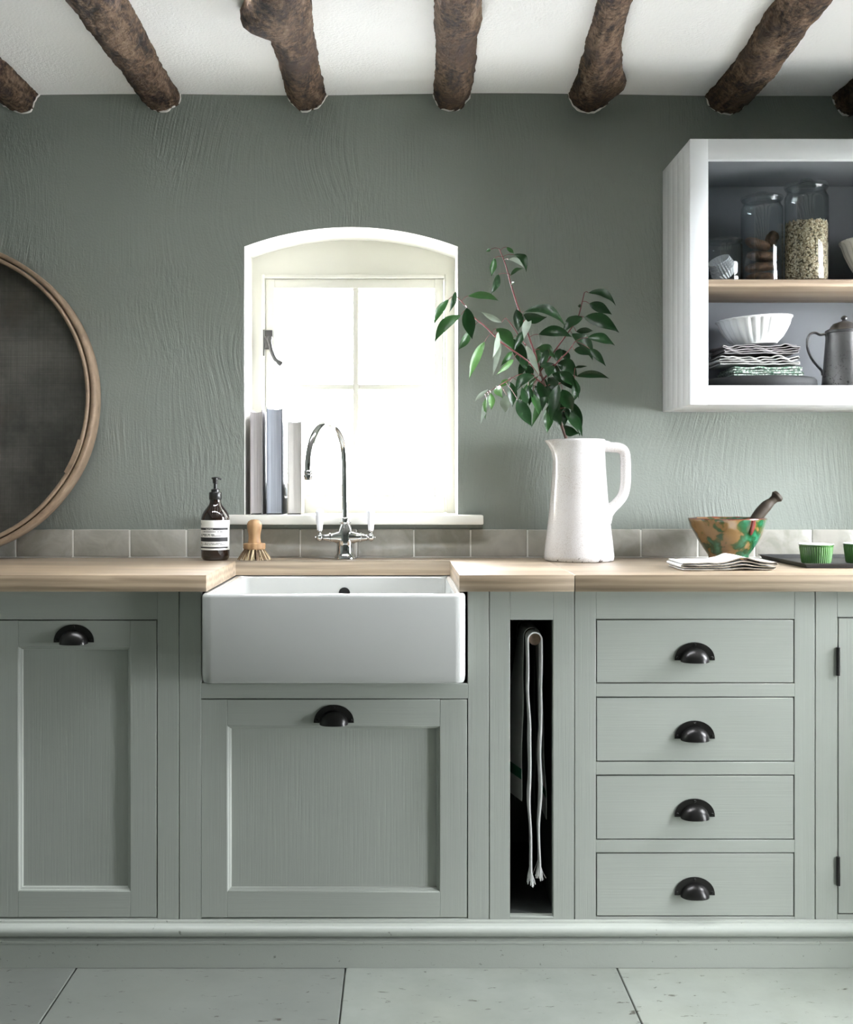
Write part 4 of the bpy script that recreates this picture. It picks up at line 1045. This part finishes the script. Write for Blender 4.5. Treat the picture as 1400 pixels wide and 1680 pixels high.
for s_ in (-1, 1):
    cx_ = x + s_*42.0*k; za = z + ZA
    b = B().lathe([(r_*k, h_*k) for r_, h_ in ((.4, -6.4), (2.4, -5.9), (4.6, -4.4), (6.0, -1.5), (6.2, .8), (5.0, 3.9), (3.2, 5.6), (2.4, 6.5), (2.2, 8.0), (3.8, 9.0), (5.0, 10.4), (5.0, 11.4), (4.4, 12.2))], (cx_, y, za), 24)
    b.lathe([(.3*k, s_*7.8*k), (1.7*k, s_*7.4*k), (1.8*k, s_*5.5*k)], (cx_, y, za), 14, axis='X')
    lev = obj('lever_joint', b, M['chrome'], t, smooth=50)
    b = B().lathe([(r_*k, h_*k) for r_, h_ in ((4.2, 12.0), (4.7, 12.6), (5.3, 20), (6.6, 34), (6.9, 40), (6.6, 43), (5.2, 45), (2, 45.4))], (cx_, y, za), 24)
    tag(obj('porcelain_lever', b, M['porcelain'], lev, smooth=50), 'white porcelain lever sleeve')
    b = B().lathe([(r_*k, h_*k) for r_, h_ in ((3.2, 45.0), (3.6, 45.6), (3.4, 46.6), (1.6, 47.3), (.3, 47.5))], (cx_, y, za), 18)
    obj('lever_cap', b, M['chrome'], lev, smooth=50)
pts = [px(566.8, 852, 3.255), px(566.6, 820, 3.255), px(566.0, 780, 3.255), px(565.6, 754, 3.255), px(563.0, 730, 3.248), px(556.0, 710, 3.226), px(545.5, 698, 3.198), px(534.0, 695.5, 3.165), px(523.0, 702, 3.135), px(514.0, 718, 3.112), px(508.8, 738, 3.098), px(506.6, 757, 3.09), px(506.0, 773, 3.088)]
S = spline(pts, 8); n = len(S)
b = B().tube(S, [(.0092 if i/n < .4 else .0092 + .0012*(i/n-.4)) for i in range(n)], 24); obj('spout', b, M['chrome'], t, smooth=70)
e = pts[-1]; kk = 3.088/F
b = B().lathe([(r_*kk, h_*kk) for r_, h_ in ((5.6, 1.5), (6.4, .8), (7.2, -1.5), (7.2, -4), (6.6, -5), (7.8, -6), (8.0, -7.6), (6.6, -12), (6.0, -15), (4.6, -15.2), (4.4, -12))], (e.x, e.y, e.z), 28)
obj('spout_nozzle', b, M['chrome'], t, smooth=40)

# ------------------------------------------------------------------ white jug and the leafy branch
D_ = 3.19; q = px(950.3, 919, D_); jx_, jy_, jz_ = q.x, q.y, WZ1+.0005; k = D_/F
m, nt, bs = new_mat('crackle_glaze', (0.76,0.75,0.735), .14, spec=.5, coat=.5)
p = coords(nt); vo = nt.nodes.new('ShaderNodeTexVoronoi'); vo.feature = 'DISTANCE_TO_EDGE'; vo.inputs['Scale'].default_value = 300; L(nt, p, vo.inputs['Vector'])
cr = ramp(nt, vo.outputs['Distance'], [(.0, g3(1)), (.16, g3(0))]); n = noise_n(nt, p, 9, 4)
cb_ = mixc(nt, math_n(nt, 'MULTIPLY', cr, math_n(nt, 'MULTIPLY', ramp(nt, n, [(.30, g3(.35)), (.65, g3(1.0))]), .9)), (0.60,0.59,0.58), (0.40,0.36,0.325))
sep = nt.nodes.new('ShaderNodeSeparateXYZ'); L(nt, p, sep.inputs[0])
chip = math_n(nt, 'MULTIPLY', ramp(nt, noise_n(nt, p, 75, 4, .7), [(.58, g3(0)), (.60, g3(1))]), ramp(nt, sep.outputs[2], [(.004, g3(1)), (.017, g3(0))]))
L(nt, mixc(nt, chip, cb_, (0.05,0.035,0.03)), bs.inputs['Base Color']); bump(nt, bs, cr, -.05, .001); M['crackle'] = m
t = thing('jug', 'tall white crackle-glazed jug with a squared handle', 'jug', (jx_, jy_, jz_))
def jzf(py): return (920.4-py)*k
prof = [(50*k, .0), (55*k, .0), (57.2*k, jzf(918.5)), (57.4*k, jzf(912)), (55.6*k, jzf(895)), (52.4*k, jzf(868)), (49.0*k, jzf(838)), (46.6*k, jzf(810)), (44.4*k, jzf(780)), (43.0*k, jzf(757)), (42.4*k, jzf(742)), (42.6*k, jzf(732)), (43.2*k, jzf(725.5)), (43.0*k, jzf(722.6)), (41.5*k, jzf(721.6)),
        (39.9*k, jzf(722.8)), (39.0*k, jzf(730)), (39.2*k, jzf(745)), (40.5*k, jzf(775)), (44*k, jzf(830)), (48*k, jzf(880)), (47*k, jzf(908)), (20*k, jzf(910))]
H_ = jzf(721.6)
def spf(r, a, zq, kk_):
    da = (a - PI + PI) % (2*PI) - PI
    s_ = max(0, (zq - H_*.80)/(H_*.20))
    return r + (.0235*s_**2.0)*math.exp(-(da/.40)**2) - .004*s_**2*math.exp(-((abs(da)-.75)/.3)**2)
b = B().lathe(prof, (jx_, jy_, jz_), 72, spf)
for v in b.bm.verts:
    dz = v.co.z - jz_
    if dz > H_*.9:
        a = math.atan2(v.co.y-jy_, v.co.x-jx_); da = (a - PI + PI) % (2*PI) - PI
        v.co.z += -.003*math.exp(-(da/.3)**2)*(dz-H_*.9)/(H_*.1)
obj('body', b, M['crackle'], t, smooth=60)
pts = [px(990, 731, D_), px(1002, 733.5, D_), px(1014, 734.5, D_), px(1022.5, 738.5, D_), px(1026, 748, D_), px(1026.8, 770, D_), px(1026.3, 795, D_), px(1022, 813, D_), px(1012, 826, D_), px(1002, 835, D_), px(994.5, 845, D_)]
S = spline(pts, 6); n = len(S)
b = B().tube(S, [(.0160 if i < 5 else .0148) + (.004*max(0, (i-n*.82)/(n*.18)) if i > n*.82 else 0) for i in range(n)], 18, flat=(.92, 1))
obj('handle', b, M['crackle'], t, smooth=70)
b = B().tube([px(994, 838, D_), px(1000.5, 846, D_), px(999.5, 858, D_), px(999.5, 866, D_)], [.012, .010, .0065, .003], 14, flat=(.8, 1)); obj('handle_root', b, M['crackle'], t, smooth=70)

# branch
def leaf_mat(name, col, rough=.30):
    m, nt, bs = new_mat(name, col, rough, spec=.22)
    p = coords(nt, src='World'); n = noise_n(nt, p, 60, 3)
    L(nt, mixc(nt, n, tuple(c*.75 for c in col), tuple(min(1, c*1.3) for c in col)), bs.inputs['Base Color'])
    bs.inputs['Subsurface Weight'].default_value = 0
    return m
M['leaf_dark'] = leaf_mat('leaf_dark_green', (0.007,0.026,0.007)); M['leaf_mid'] = leaf_mat('leaf_mid_green', (0.022,0.068,0.018)); M['leaf_light'] = leaf_mat('leaf_light_green', (0.065,0.15,0.042), .35)
M['leaf_under'] = leaf_mat('leaf_pale_underside', (0.085,0.14,0.065), .5); M['leaf_silver'] = leaf_mat('leaf_silver', (0.27,0.32,0.26), .35)
M['stem_red'] = new_mat('red_stem', (0.12,0.024,0.024), .45)[0]; M['stem_brown'] = new_mat('brown_stem', (0.115,0.062,0.045), .6)[0]
DB = 3.17
def cp(cx_, cy_, d=DB): return px(690 + cx_/3.054, 390 + cy_/3.054, d)     # measured on an enlarged view
t = thing('leafy_branch', 'cut branch of dark glossy leaves on red stems standing in the jug', 'branch', (jx_, jy_, jz_+.05))
stems = [
 [((790,1400),3.19,.0048),((745,1080),3.19,.0046),((715,960),3.18,.0043),((665,850),3.17,.0040),((625,745),3.165,.0036),((600,670),3.16,.0032)],
 [((600,670),3.16,.0030),((575,585),3.15,.0028),((545,500),3.15,.0026),((510,400),3.15,.0024),((480,320),3.15,.0022),((450,220),3.15,.0019),((425,130),3.15,.0016),((395,55),3.15,.0013)],
 [((600,690),3.16,.0028),((545,625),3.12,.0026),((470,570),3.10,.0024),((400,520),3.09,.0022),((330,450),3.08,.0019),((270,400),3.07,.0017),((215,330),3.06,.0014),((178,292),3.06,.0012)],
 [((600,670),3.16,.0026),((650,600),3.18,.0024),((700,530),3.20,.0021),((755,455),3.20,.0019),((790,400),3.20,.0017),((822,275),3.20,.0012)],
 [((610,720),3.16,.0020),((690,620),3.14,.0018),((740,570),3.13,.0016),((775,520),3.13,.0012)],
 [((575,585),3.15,.0020),((520,530),3.13,.0016),((460,440),3.12,.0013),((425,400),3.12,.0010)],
 [((620,740),3.165,.0019),((560,690),3.12,.0016),((500,685),3.10,.0014),((440,715),3.08,.0013),((370,755),3.07,.0011),((320,785),3.07,.0009)],
 [((625,745),3.165,.0016),((690,735),3.14,.0013),((770,700),3.13,.0010)],
]
SP = []
for i, s_ in enumerate(stems):
    pts = [cp(c_[0], c_[1], d_) for c_, d_, r_ in s_]; S = spline(pts, 5); n = len(S)
    rad = []
    for j in range(n):
        u_ = j/(n-1)*(len(s_)-1); a_ = min(int(u_), len(s_)-2); f_ = u_-a_; rad.append(s_[a_][2]*(1-f_)+s_[a_+1][2]*f_)
    obj('stem', B().tube(S, rad, 8), M['stem_brown'] if i == 0 else M['stem_red'], t, smooth=70); SP += S
rl_ = random.Random(21)
def leaf(bx_, by_, tx, ty, w_, d0, d1, roll, bow, kind):
    """blade from its base to its tip; w_ full width, roll turns the blade about its midrib, bow bends it"""
    A, T = cp(bx_, by_, d0), cp(tx, ty, d1); sc__ = DB/F/3.054
    ax = T - A; Ln = ax.length; ax = ax/Ln
    nrm = Vector((0, -1, 0)); nrm = (nrm - ax*nrm.dot(ax)).normalized()
    nrm.rotate(Matrix.Rotation(R(roll), 3, ax)); side = ax.cross(nrm).normalized()
    vdir = Vector((0,0,1)) - ax*ax.z; vdir = vdir.normalized() if vdir.length > .05 else nrm
    NT = 12; hw = w_*sc__/2; cosr = max(.45, abs(math.cos(R(roll)))); hw = min(hw/cosr, hw*1.25)
    b = B(); tops = []; bots = []
    ph = rl_.uniform(0, 6); curl = rl_.uniform(-.5, .5)
    for i in range(NT+1):
        u_ = i/NT; c_ = A + ax*Ln*u_ + vdir*(bow*sc__*4*u_*(1-u_)) - Vector((0,0,1))*(.05*Ln*u_*u_)*0
        c_ = c_ + nrm*(Ln*.06*math.sin(PI*u_)) - nrm*(Ln*.10*curl*u_*u_)
        w2 = hw*max(0.0, math.sin(PI*u_**.86))**(.85 if u_ < .45 else 1.25)
        row = []
        for s_ in (-1, -.55, 0, .55, 1):
            wav = .06*hw*math.sin(u_*14+ph+s_)*abs(s_)
            row.append(c_ + side*w2*s_ + nrm*(w2*.28*abs(s_)**1.2 + wav))
        tops.append(row); bots.append([p_ - nrm*.0004 for p_ in row])
    va = [[b.bm.verts.new(p_) for p_ in r_] for r_ in tops]; vb = [[b.bm.verts.new(p_) for p_ in r_] for r_ in bots]
    for i in range(NT):
        for j in range(4):
            f = b.bm.faces.new((va[i][j], va[i][j+1], va[i+1][j+1], va[i+1][j])); f.material_index = 0
            f = b.bm.faces.new((vb[i][j], vb[i+1][j], vb[i+1][j+1], vb[i][j+1])); f.material_index = 1
    near = min(SP, key=lambda s_: (s_-A).length + .4*abs(s_.z-A.z)*0)
    if .004 < (near-A).length < .09:
        mid = (near+A)/2 + Vector((0,0,.003)); b.tube(spline([near, mid, A], 4), .0009, 5, 2)
    mt = {'d': 'leaf_dark', 'm': 'leaf_mid', 'l': 'leaf_light', 's': 'leaf_silver'}[kind]
    obj('leaf', b, [M[mt], M['leaf_under'], M['stem_red']], t, smooth=60, recalc=False)
LEAVES = """352,58,328,68,18,10,0,m;372,103,357,187,40,25,8,m;392,184,360,276,42,20,0,d;432,47,466,78,20,30,4,m;468,84,527,166,52,15,22,d;442,108,512,150,32,10,10,s
452,190,516,156,24,30,6,m;238,292,386,321,40,35,26,m;177,270,148,366,30,20,0,d;142,309,72,428,42,15,14,m;203,388,80,516,62,10,20,m;232,350,258,500,72,10,0,d;247,470,192,558,46,20,0,m
322,521,245,702,50,15,16,l;408,424,312,376,30,15,0,s;480,358,490,466,64,20,0,d;380,455,462,556,64,20,20,m;458,505,525,655,72,10,10,d;390,472,360,600,32,25,0,s;402,530,366,682,30,30,-10,s
520,372,716,442,64,25,36,d;516,386,628,396,58,20,-10,d;548,398,520,502,46,20,0,s;592,484,750,502,66,15,18,d;842,276,970,334,52,20,22,d;846,330,952,382,58,15,8,d;820,398,986,472,80,10,20,d
812,398,716,476,62,20,10,d;760,480,858,604,80,10,16,d;780,470,862,468,34,25,8,d;838,500,966,536,60,15,10,d;770,562,852,590,44,20,12,d;848,556,922,638,40,20,8,d;780,694,938,708,42,20,22,d
575,560,668,612,62,20,24,m;700,556,688,622,42,25,0,d;688,628,782,694,80,15,20,d;615,628,702,684,56,20,6,d;660,682,786,776,76,15,26,d;772,706,758,824,52,20,-8,d;530,540,592,682,38,25,8,s
462,572,402,642,32,35,10,m;468,610,388,684,30,30,8,l;572,690,480,775,60,20,20,d;590,694,482,834,34,30,18,m;450,722,462,842,58,15,0,d;432,790,428,872,52,30,0,s;338,764,275,818,24,20,8,s
342,788,303,922,32,20,-8,s;330,800,325,905,26,35,0,l;352,778,356,858,38,15,0,l;378,750,412,802,48,20,6,l;440,710,400,748,34,15,4,l;488,812,556,936,78,10,-8,d;540,740,546,838,44,20,0,d;606,770,560,938,44,15,0,m
565,738,602,832,54,20,0,d;640,842,636,972,62,10,0,m;625,730,662,852,62,15,0,d;692,735,655,905,60,20,0,d;660,820,706,938,72,10,-8,d;710,760,762,862,78,15,0,d;690,800,716,892,52,20,0,d
766,826,796,984,62,15,8,d;722,870,806,988,64,15,8,d;712,942,792,978,54,20,-8,d;712,903,768,932,40,30,0,s;775,652,832,646,16,40,8,d;790,342,806,340,18,20,0,d;456,236,472,224,16,20,0,m
500,600,530,660,50,20,0,d;540,640,560,700,48,20,0,d;595,560,560,650,60,15,0,m;620,700,600,790,54,20,0,d;660,640,640,700,50,25,0,d;510,750,520,860,46,25,0,d;640,560,600,660,46,20,8,d;690,560,740,640,48,25,10,d;560,610,500,700,48,20,14,d;640,700,700,790,56,20,10,d;590,720,640,830,52,15,0,d;670,760,690,880,56,20,0,d;560,780,590,880,48,20,0,m;740,720,790,800,50,20,8,d;600,640,680,700,50,25,14,d;520,470,470,560,44,25,10,d;640,740,610,860,50,20,0,d;700,680,760,740,54,15,10,d;735,850,720,940,50,20,0,d"""
for ln in LEAVES.replace('\n', ';').split(';'):
    v = ln.split(','); a_ = [float(q_) for q_ in v[:7]]
    fr = Vector((a_[0], a_[1])); ctr = Vector((620, 680))
    d0 = DB + rl_.uniform(-.07, .05); d1 = d0 + rl_.uniform(-.05, .03)
    near = min(SP, key=lambda s_: (Vector((s_.x, s_.z)) - Vector((cp(a_[0], a_[1]).x, cp(a_[0], a_[1]).z))).length)
    d0 = near.y + CAMD + rl_.uniform(-.03, .02); d1 = d0 + rl_.uniform(-.04, .025)
    d0, d1 = min(d0, 3.25), min(d1, 3.26)
    ex = .07; a_[2] += ex*(a_[2]-a_[0]); a_[3] += ex*(a_[3]-a_[1])
    leaf(a_[0], a_[1], a_[2], a_[3], a_[4]*.86, d0, d1, rl_.choice((-1, 1))*a_[5]*1.2, a_[6], v[7])

# ------------------------------------------------------------------ mortar, pestle, napkin, tray, ramekins
D_ = 3.165; q = px(1195.5, 918, D_); x, y, z = q.x, q.y, WZ1+.0005; k = D_/F
m, nt, bs = new_mat('splashed_glaze', (0.3,0.2,0.1), .12, spec=.55, coat=.5)
p = coords(nt); n = noise_n(nt, p, 30, 2, .5, .3); sep = nt.nodes.new('ShaderNodeSeparateXYZ'); L(nt, p, sep.inputs[0])
gr = math_n(nt, 'ADD', n, math_n(nt, 'MULTIPLY', sep.outputs[0], 0.75))
base = ramp(nt, gr, [(.38, (0.19,0.115,0.045)), (.465, (0.155,0.092,0.032)), (.50, (0.045,0.065,0.014)), (.56, (0.013,0.055,0.016)), (.64, (0.012,0.085,0.036)), (.74, (0.03,0.15,0.08))])
rimz = math_n(nt, 'ADD', sep.outputs[2], math_n(nt, 'MULTIPLY', noise_n(nt, p, 55, 3), .012))
base = mixc(nt, ramp(nt, rimz, [(.1215, g3(0)), (.1235, g3(1))]), base, (0.16,0.032,0.022))
base = mixc(nt, ramp(nt, rimz, [(.0130, g3(1)), (.0170, g3(0))]), base, (0.12,0.03,0.018))
L(nt, base, bs.inputs['Base Color']); bump(nt, bs, noise_n(nt, p, 40, 3), .35, .003); M['splash'] = m
t = thing('mortar', 'green and ochre splash-glazed mortar bowl on the right worktop', 'mortar', (x, y, z))
def mz(py): return (918.5-py)*k
prof = [(28*k, 0), (32*k, .0006), (33*k, .004), (32*k, mz(912)), (33*k, mz(907)), (39*k, mz(899)), (47*k, mz(887)), (53.5*k, mz(874)), (57.5*k, mz(862)), (60*k, mz(854)), (61.5*k, mz(850.5)), (61.5*k, mz(848.5)), (59.5*k, mz(847.8)),
        (57*k, mz(850)), (54*k, mz(862)), (48*k, mz(880)), (38*k, mz(897)), (20*k, mz(905))]
b = B().lathe(prof, (x, y, z), 60, lambda r, a, zq, k_: r*(1 + .012*math.sin(2*a+.6) + .006*math.sin(5*a)) + (.006*math.exp(-(((a-PI+PI) % (2*PI)-PI)/.35)**2) if zq > .09 else 0))
obj('bowl', b, M['splash'], t, smooth=60)
b = B(); NR = 72; vr = []
for i in range(NR):
    a = 2*PI*i/NR; r0 = (60.6*k)*(1 + .012*math.sin(2*a+.6) + .006*math.sin(5*a)) + .006*math.exp(-(((a-PI+PI) % (2*PI)-PI)/.35)**2)
    q_ = .0016*(1 + .55*noise.noise(Vector((math.cos(a)*4, math.sin(a)*4, 2.0))))
    vr.append([b.bm.verts.new((x+(r0+q_*math.cos(t2))*math.cos(a), y+(r0+q_*math.cos(t2))*math.sin(a), z+mz(849.0)+q_*1.5*math.sin(t2))) for t2 in [2*PI*j/8 for j in range(8)]])
for i in range(NR):
    for j in range(8): b.bm.faces.new((vr[i][j], vr[i][(j+1) % 8], vr[(i+1) % NR][(j+1) % 8], vr[(i+1) % NR][j]))
obj('glaze_rim', b, new_mat('brown_red_rim', (0.085,0.024,0.016), .15, coat=.4)[0], t, smooth=60)
b = B(); M['red_drip'] = new_mat('red_glaze', (0.17,0.03,0.026), .12, coat=.5)[0]
def on_bowl(dx_px, py):             # point on the front of the bowl
    zq = mz(py); rr_ = 0
    for (r0_, z0_), (r1_, z1_) in zip(prof[:12], prof[1:12]):
        if z0_ <= zq <= z1_: rr_ = r0_ + (r1_-r0_)*(zq-z0_)/(z1_-z0_)
    rr_ = rr_ or prof[11][0]; s_ = max(-1, min(1, dx_px*k/rr_)); return Vector((x + dx_px*k, y - rr_*math.sqrt(1-s_*s_), z+zq))
b.tube([on_bowl(24, 850), on_bowl(24, 856), on_bowl(23.5, 862), on_bowl(22.5, 868), on_bowl(22, 873)], [.0058, .0055, .0058, .0054, .003], 10)
obj('glaze_drip', b, M['red_drip'], t, smooth=70)
dpts = [px(1226, 875, 3.16), px(1240, 852, 3.16), px(1248, 841, 3.16), px(1258, 830, 3.16), px(1266, 823, 3.16), px(1271, 818.5, 3.16), px(1275, 815, 3.16), px(1278.2, 812, 3.16), px(1279.5, 811, 3.16)]
S = spline(dpts, 5); n = len(S)
prr = [9.5, 9, 9.6, 9.2, 6.6, 7.0, 10.5, 9.0, 3]
rad = []
for i in range(n):
    u_ = i/(n-1)*8; a_ = min(int(u_), 7); f_ = u_-a_; rad.append((prr[a_]*(1-f_)+prr[a_+1]*f_)*3.16/F)
m, nt, bs = new_mat('dark_pestle_wood', (0.06,0.045,0.03), .6, spec=.25); nn = noise_n(nt, coords(nt, (1,1,1)), 50, 4); L(nt, mixc(nt, nn, (0.018,0.014,0.010), (0.055,0.042,0.029)), bs.inputs['Base Color'])
tag(obj('pestle', B().tube(S, rad, 22), m, smooth=70), 'dark turned wooden pestle leaning in the mortar', 'pestle')
xn0, xn1 = (1112-VX)*2.88/F, (1262-VX)*2.88/F
folded_cloth('folded_napkin', 'folded white linen napkin with a dark hem, in front of the mortar', xn0, xn1, -.500, -.345, WZ1+.0006, 4, .0050, .0026, [M['linen_white'], M['linen_hem']], 2.2, .0024, 'napkin', None, None, ((1207-VX)*2.9/F, .012, .032), .05)
# tray
m, nt, bs = new_mat('black_tin', (0.035,0.036,0.036), .4, .4); bump(nt, bs, noise_n(nt, coords(nt, src='World'), 70, 4), .3, .001)
ty0, ty1 = -.418, -.050; tx0, tx1 = (1322-VX)*2.90/F, 1.36; tzb = WZ1+.0005
b = B(); rings = []
for ins, zq in ((.006, 0), (.0, .0118), (-.003, .0125), (-.003, .0105), (.002, .0104), (.0075, .0018), (.05, .0018)):
    rings.append([(tx0+ins, ty0+ins, tzb+zq), (tx1-ins, ty0+ins, tzb+zq), (tx1-ins, ty1-ins, tzb+zq), (tx0+ins, ty1-ins, tzb+zq)])
b.loops(rings)
tag(obj('baking_tray', b, m, smooth=30), 'shallow black metal tray at the right end of the worktop', 'tray')
M['green_glaze'] = new_mat('green_glaze', (0.040,0.110,0.026), .18, coat=.3)[0]
def ramekin(pxc, d_, label):
    q = px(pxc, 0, d_); k = d_/F; zb = tzb+.0024; R_ = 27.5*k; H = 33*k
    t = thing('ramekin', label, 'ramekin', (q.x, q.y, zb), 'green ribbed ramekins on the tray'); NF = 44
    fl = lambda r, a, zq, kk: r*(1 + (.018*math.cos(NF*a) if .06*H < zq < .85*H else 0))
    b = B().lathe([(R_*.72, 0), (R_*.80, .0005), (R_*.83, H*.07), (R_*.84, H*.09), (R_*.955, H*.84), (R_*.96, H*.87), (R_*.985, H*.89), (R_*1.0, H*.965)], (q.x, q.y, zb), NF*6, fl, cap0=True, cap1=False)
    body = obj('body', b, M['green_glaze'], t, smooth=60)
    b = B().lathe([(R_*1.0, H*.965), (R_*.99, H), (R_*.95, H*1.0), (R_*.92, H*.95), (R_*.80, H*.2), (R_*.6, H*.12)], (q.x, q.y, zb), 60, None, cap0=False, cap1=True)
    tag(obj('white_inside', b, M['ceramic'], t, smooth=60), 'white glazed inside and rim')
ramekin(1339.5, 3.03, 'green ribbed ramekin with a white rim, whole in view on the tray')
ramekin(1412.5, 3.05, 'green ribbed ramekin cut by the right edge of the photo')

# ------------------------------------------------------------------ towels on the rail in the slot
def towel(label, y0, y1, r, lenL, lenR, mats, seed, wob, bands=None, offL=0, offR=0, th=.0016, skew=0.0):
    path = []
    NP = 46
    for i in range(NP+1): path.append((-1, i/NP))
    for i in range(1, 12): path.append((0, i/12))
    for i in range(NP+1): path.append((1, i/NP))
    NYY = 10; b = B(); P_ = []
    for kind, s_ in path:
        row = []
        for j in range(NYY+1):
            v = j/NYY; yy = y0 + (y1-y0)*v
            if kind == -1:
                h_ = lenL*(1-s_); xx = RC.x - r - offL*(1-s_) - skew*v*min(1, h_*6) + wob*min(1, h_*8)*noise.noise(Vector((h_*9, yy*6, seed))); zz_ = RC.z - h_
            elif kind == 1:
                h_ = lenR*s_; xx = RC.x + r + offR*s_ + wob*min(1, h_*8)*noise.noise(Vector((h_*9+4, yy*6, seed+3))); zz_ = RC.z - h_
            else:
                a = PI*(1-s_); xx = RC.x + r*math.cos(a); zz_ = RC.z + r*math.sin(a)
            row.append(Vector((xx, yy, zz_)))
        P_.append(row)
    n = len(P_); Nn = []
    for i in range(n):
        d_ = (P_[min(i+1,n-1)][0] - P_[max(i-1,0)][0]); d_.y = 0; d_.normalize(); Nn.append(Vector((-d_.z, 0, d_.x)))
    va = [[b.bm.verts.new(p_ + Nn[i]*th/2) for p_ in P_[i]] for i in range(n)]; vb = [[b.bm.verts.new(p_ - Nn[i]*th/2) for p_ in P_[i]] for i in range(n)]
    for i in range(n-1):
        kd, s_ = path[i]; h_ = lenL*(1-s_) if kd == -1 else (lenR*s_ if kd == 1 else 0); L_ = lenL if kd == -1 else lenR
        mi = 1 if (bands and kd != 0 and bands[0] < L_-h_ < bands[1]) else 0
        for j in range(NYY):
            for f in (b.bm.faces.new((va[i][j], va[i][j+1], va[i+1][j+1], va[i+1][j])), b.bm.faces.new((vb[i][j], vb[i+1][j], vb[i+1][j+1], vb[i][j+1]))): f.material_index = mi
        b.bm.faces.new((va[i][0], va[i+1][0], vb[i+1][0], vb[i][0])); b.bm.faces.new((va[i][NYY], vb[i][NYY], vb[i+1][NYY], va[i+1][NYY]))
    for i in (0, n-1):
        for j in range(NYY): b.bm.faces.new((va[i][j], vb[i][j], vb[i][j+1], va[i][j+1]))
    tt = thing('hanging_towel', label, 'towel', (RC.x, y0, RC.z), 'towels hanging on the rail')
    obj('cloth', b, mats, tt, smooth=60)
    return tt, P_
kf = 2.755/F
t1, P1 = towel('white fringed towel hanging over the front of the rail in the slot', RC.y-.010, RC.y+.045, RR+.0018, 382*kf, 372*kf, [M['linen_white']], 1.0, .005, offL=-.010, offR=-.004, th=.0030)
rf = random.Random(4)
for e_, rowi in (('L', 0), ('R', -1)):
    b = B()
    for j in range(11):
        for q_ in range(4):
            o_ = P1[rowi][j] + Vector((0, rf.uniform(-.005, .005), .003)); dx_ = rf.gauss(0, .0045)
            b.tube(spline([o_, o_+Vector((dx_*.5+rf.gauss(0,.001), rf.uniform(-.002,.002), -.016)), o_+Vector((dx_, rf.uniform(-.003,.003), -.026-rf.uniform(0,.010)))], 3), .0009, 5)
    obj('fringe', b, M['linen_white'], t1, smooth=60)['kind'] = 'stuff'
towel('dark grey towel hanging deepest in the slot', RC.y+.20, RC.y+.30, RR+.0075, 300*kf, 330*kf, [M['towel_dark']], 5.0, .006, offL=.004, offR=.004)
towel('linen towel with a green stripe hanging just behind the fringed one', RC.y+.052, RC.y+.16, RR+.0060, 275*kf, 305*kf, [M['towel'], M['towel_green']], 9.0, .003, (.050, .074), offL=.006, offR=.014, skew=.026)
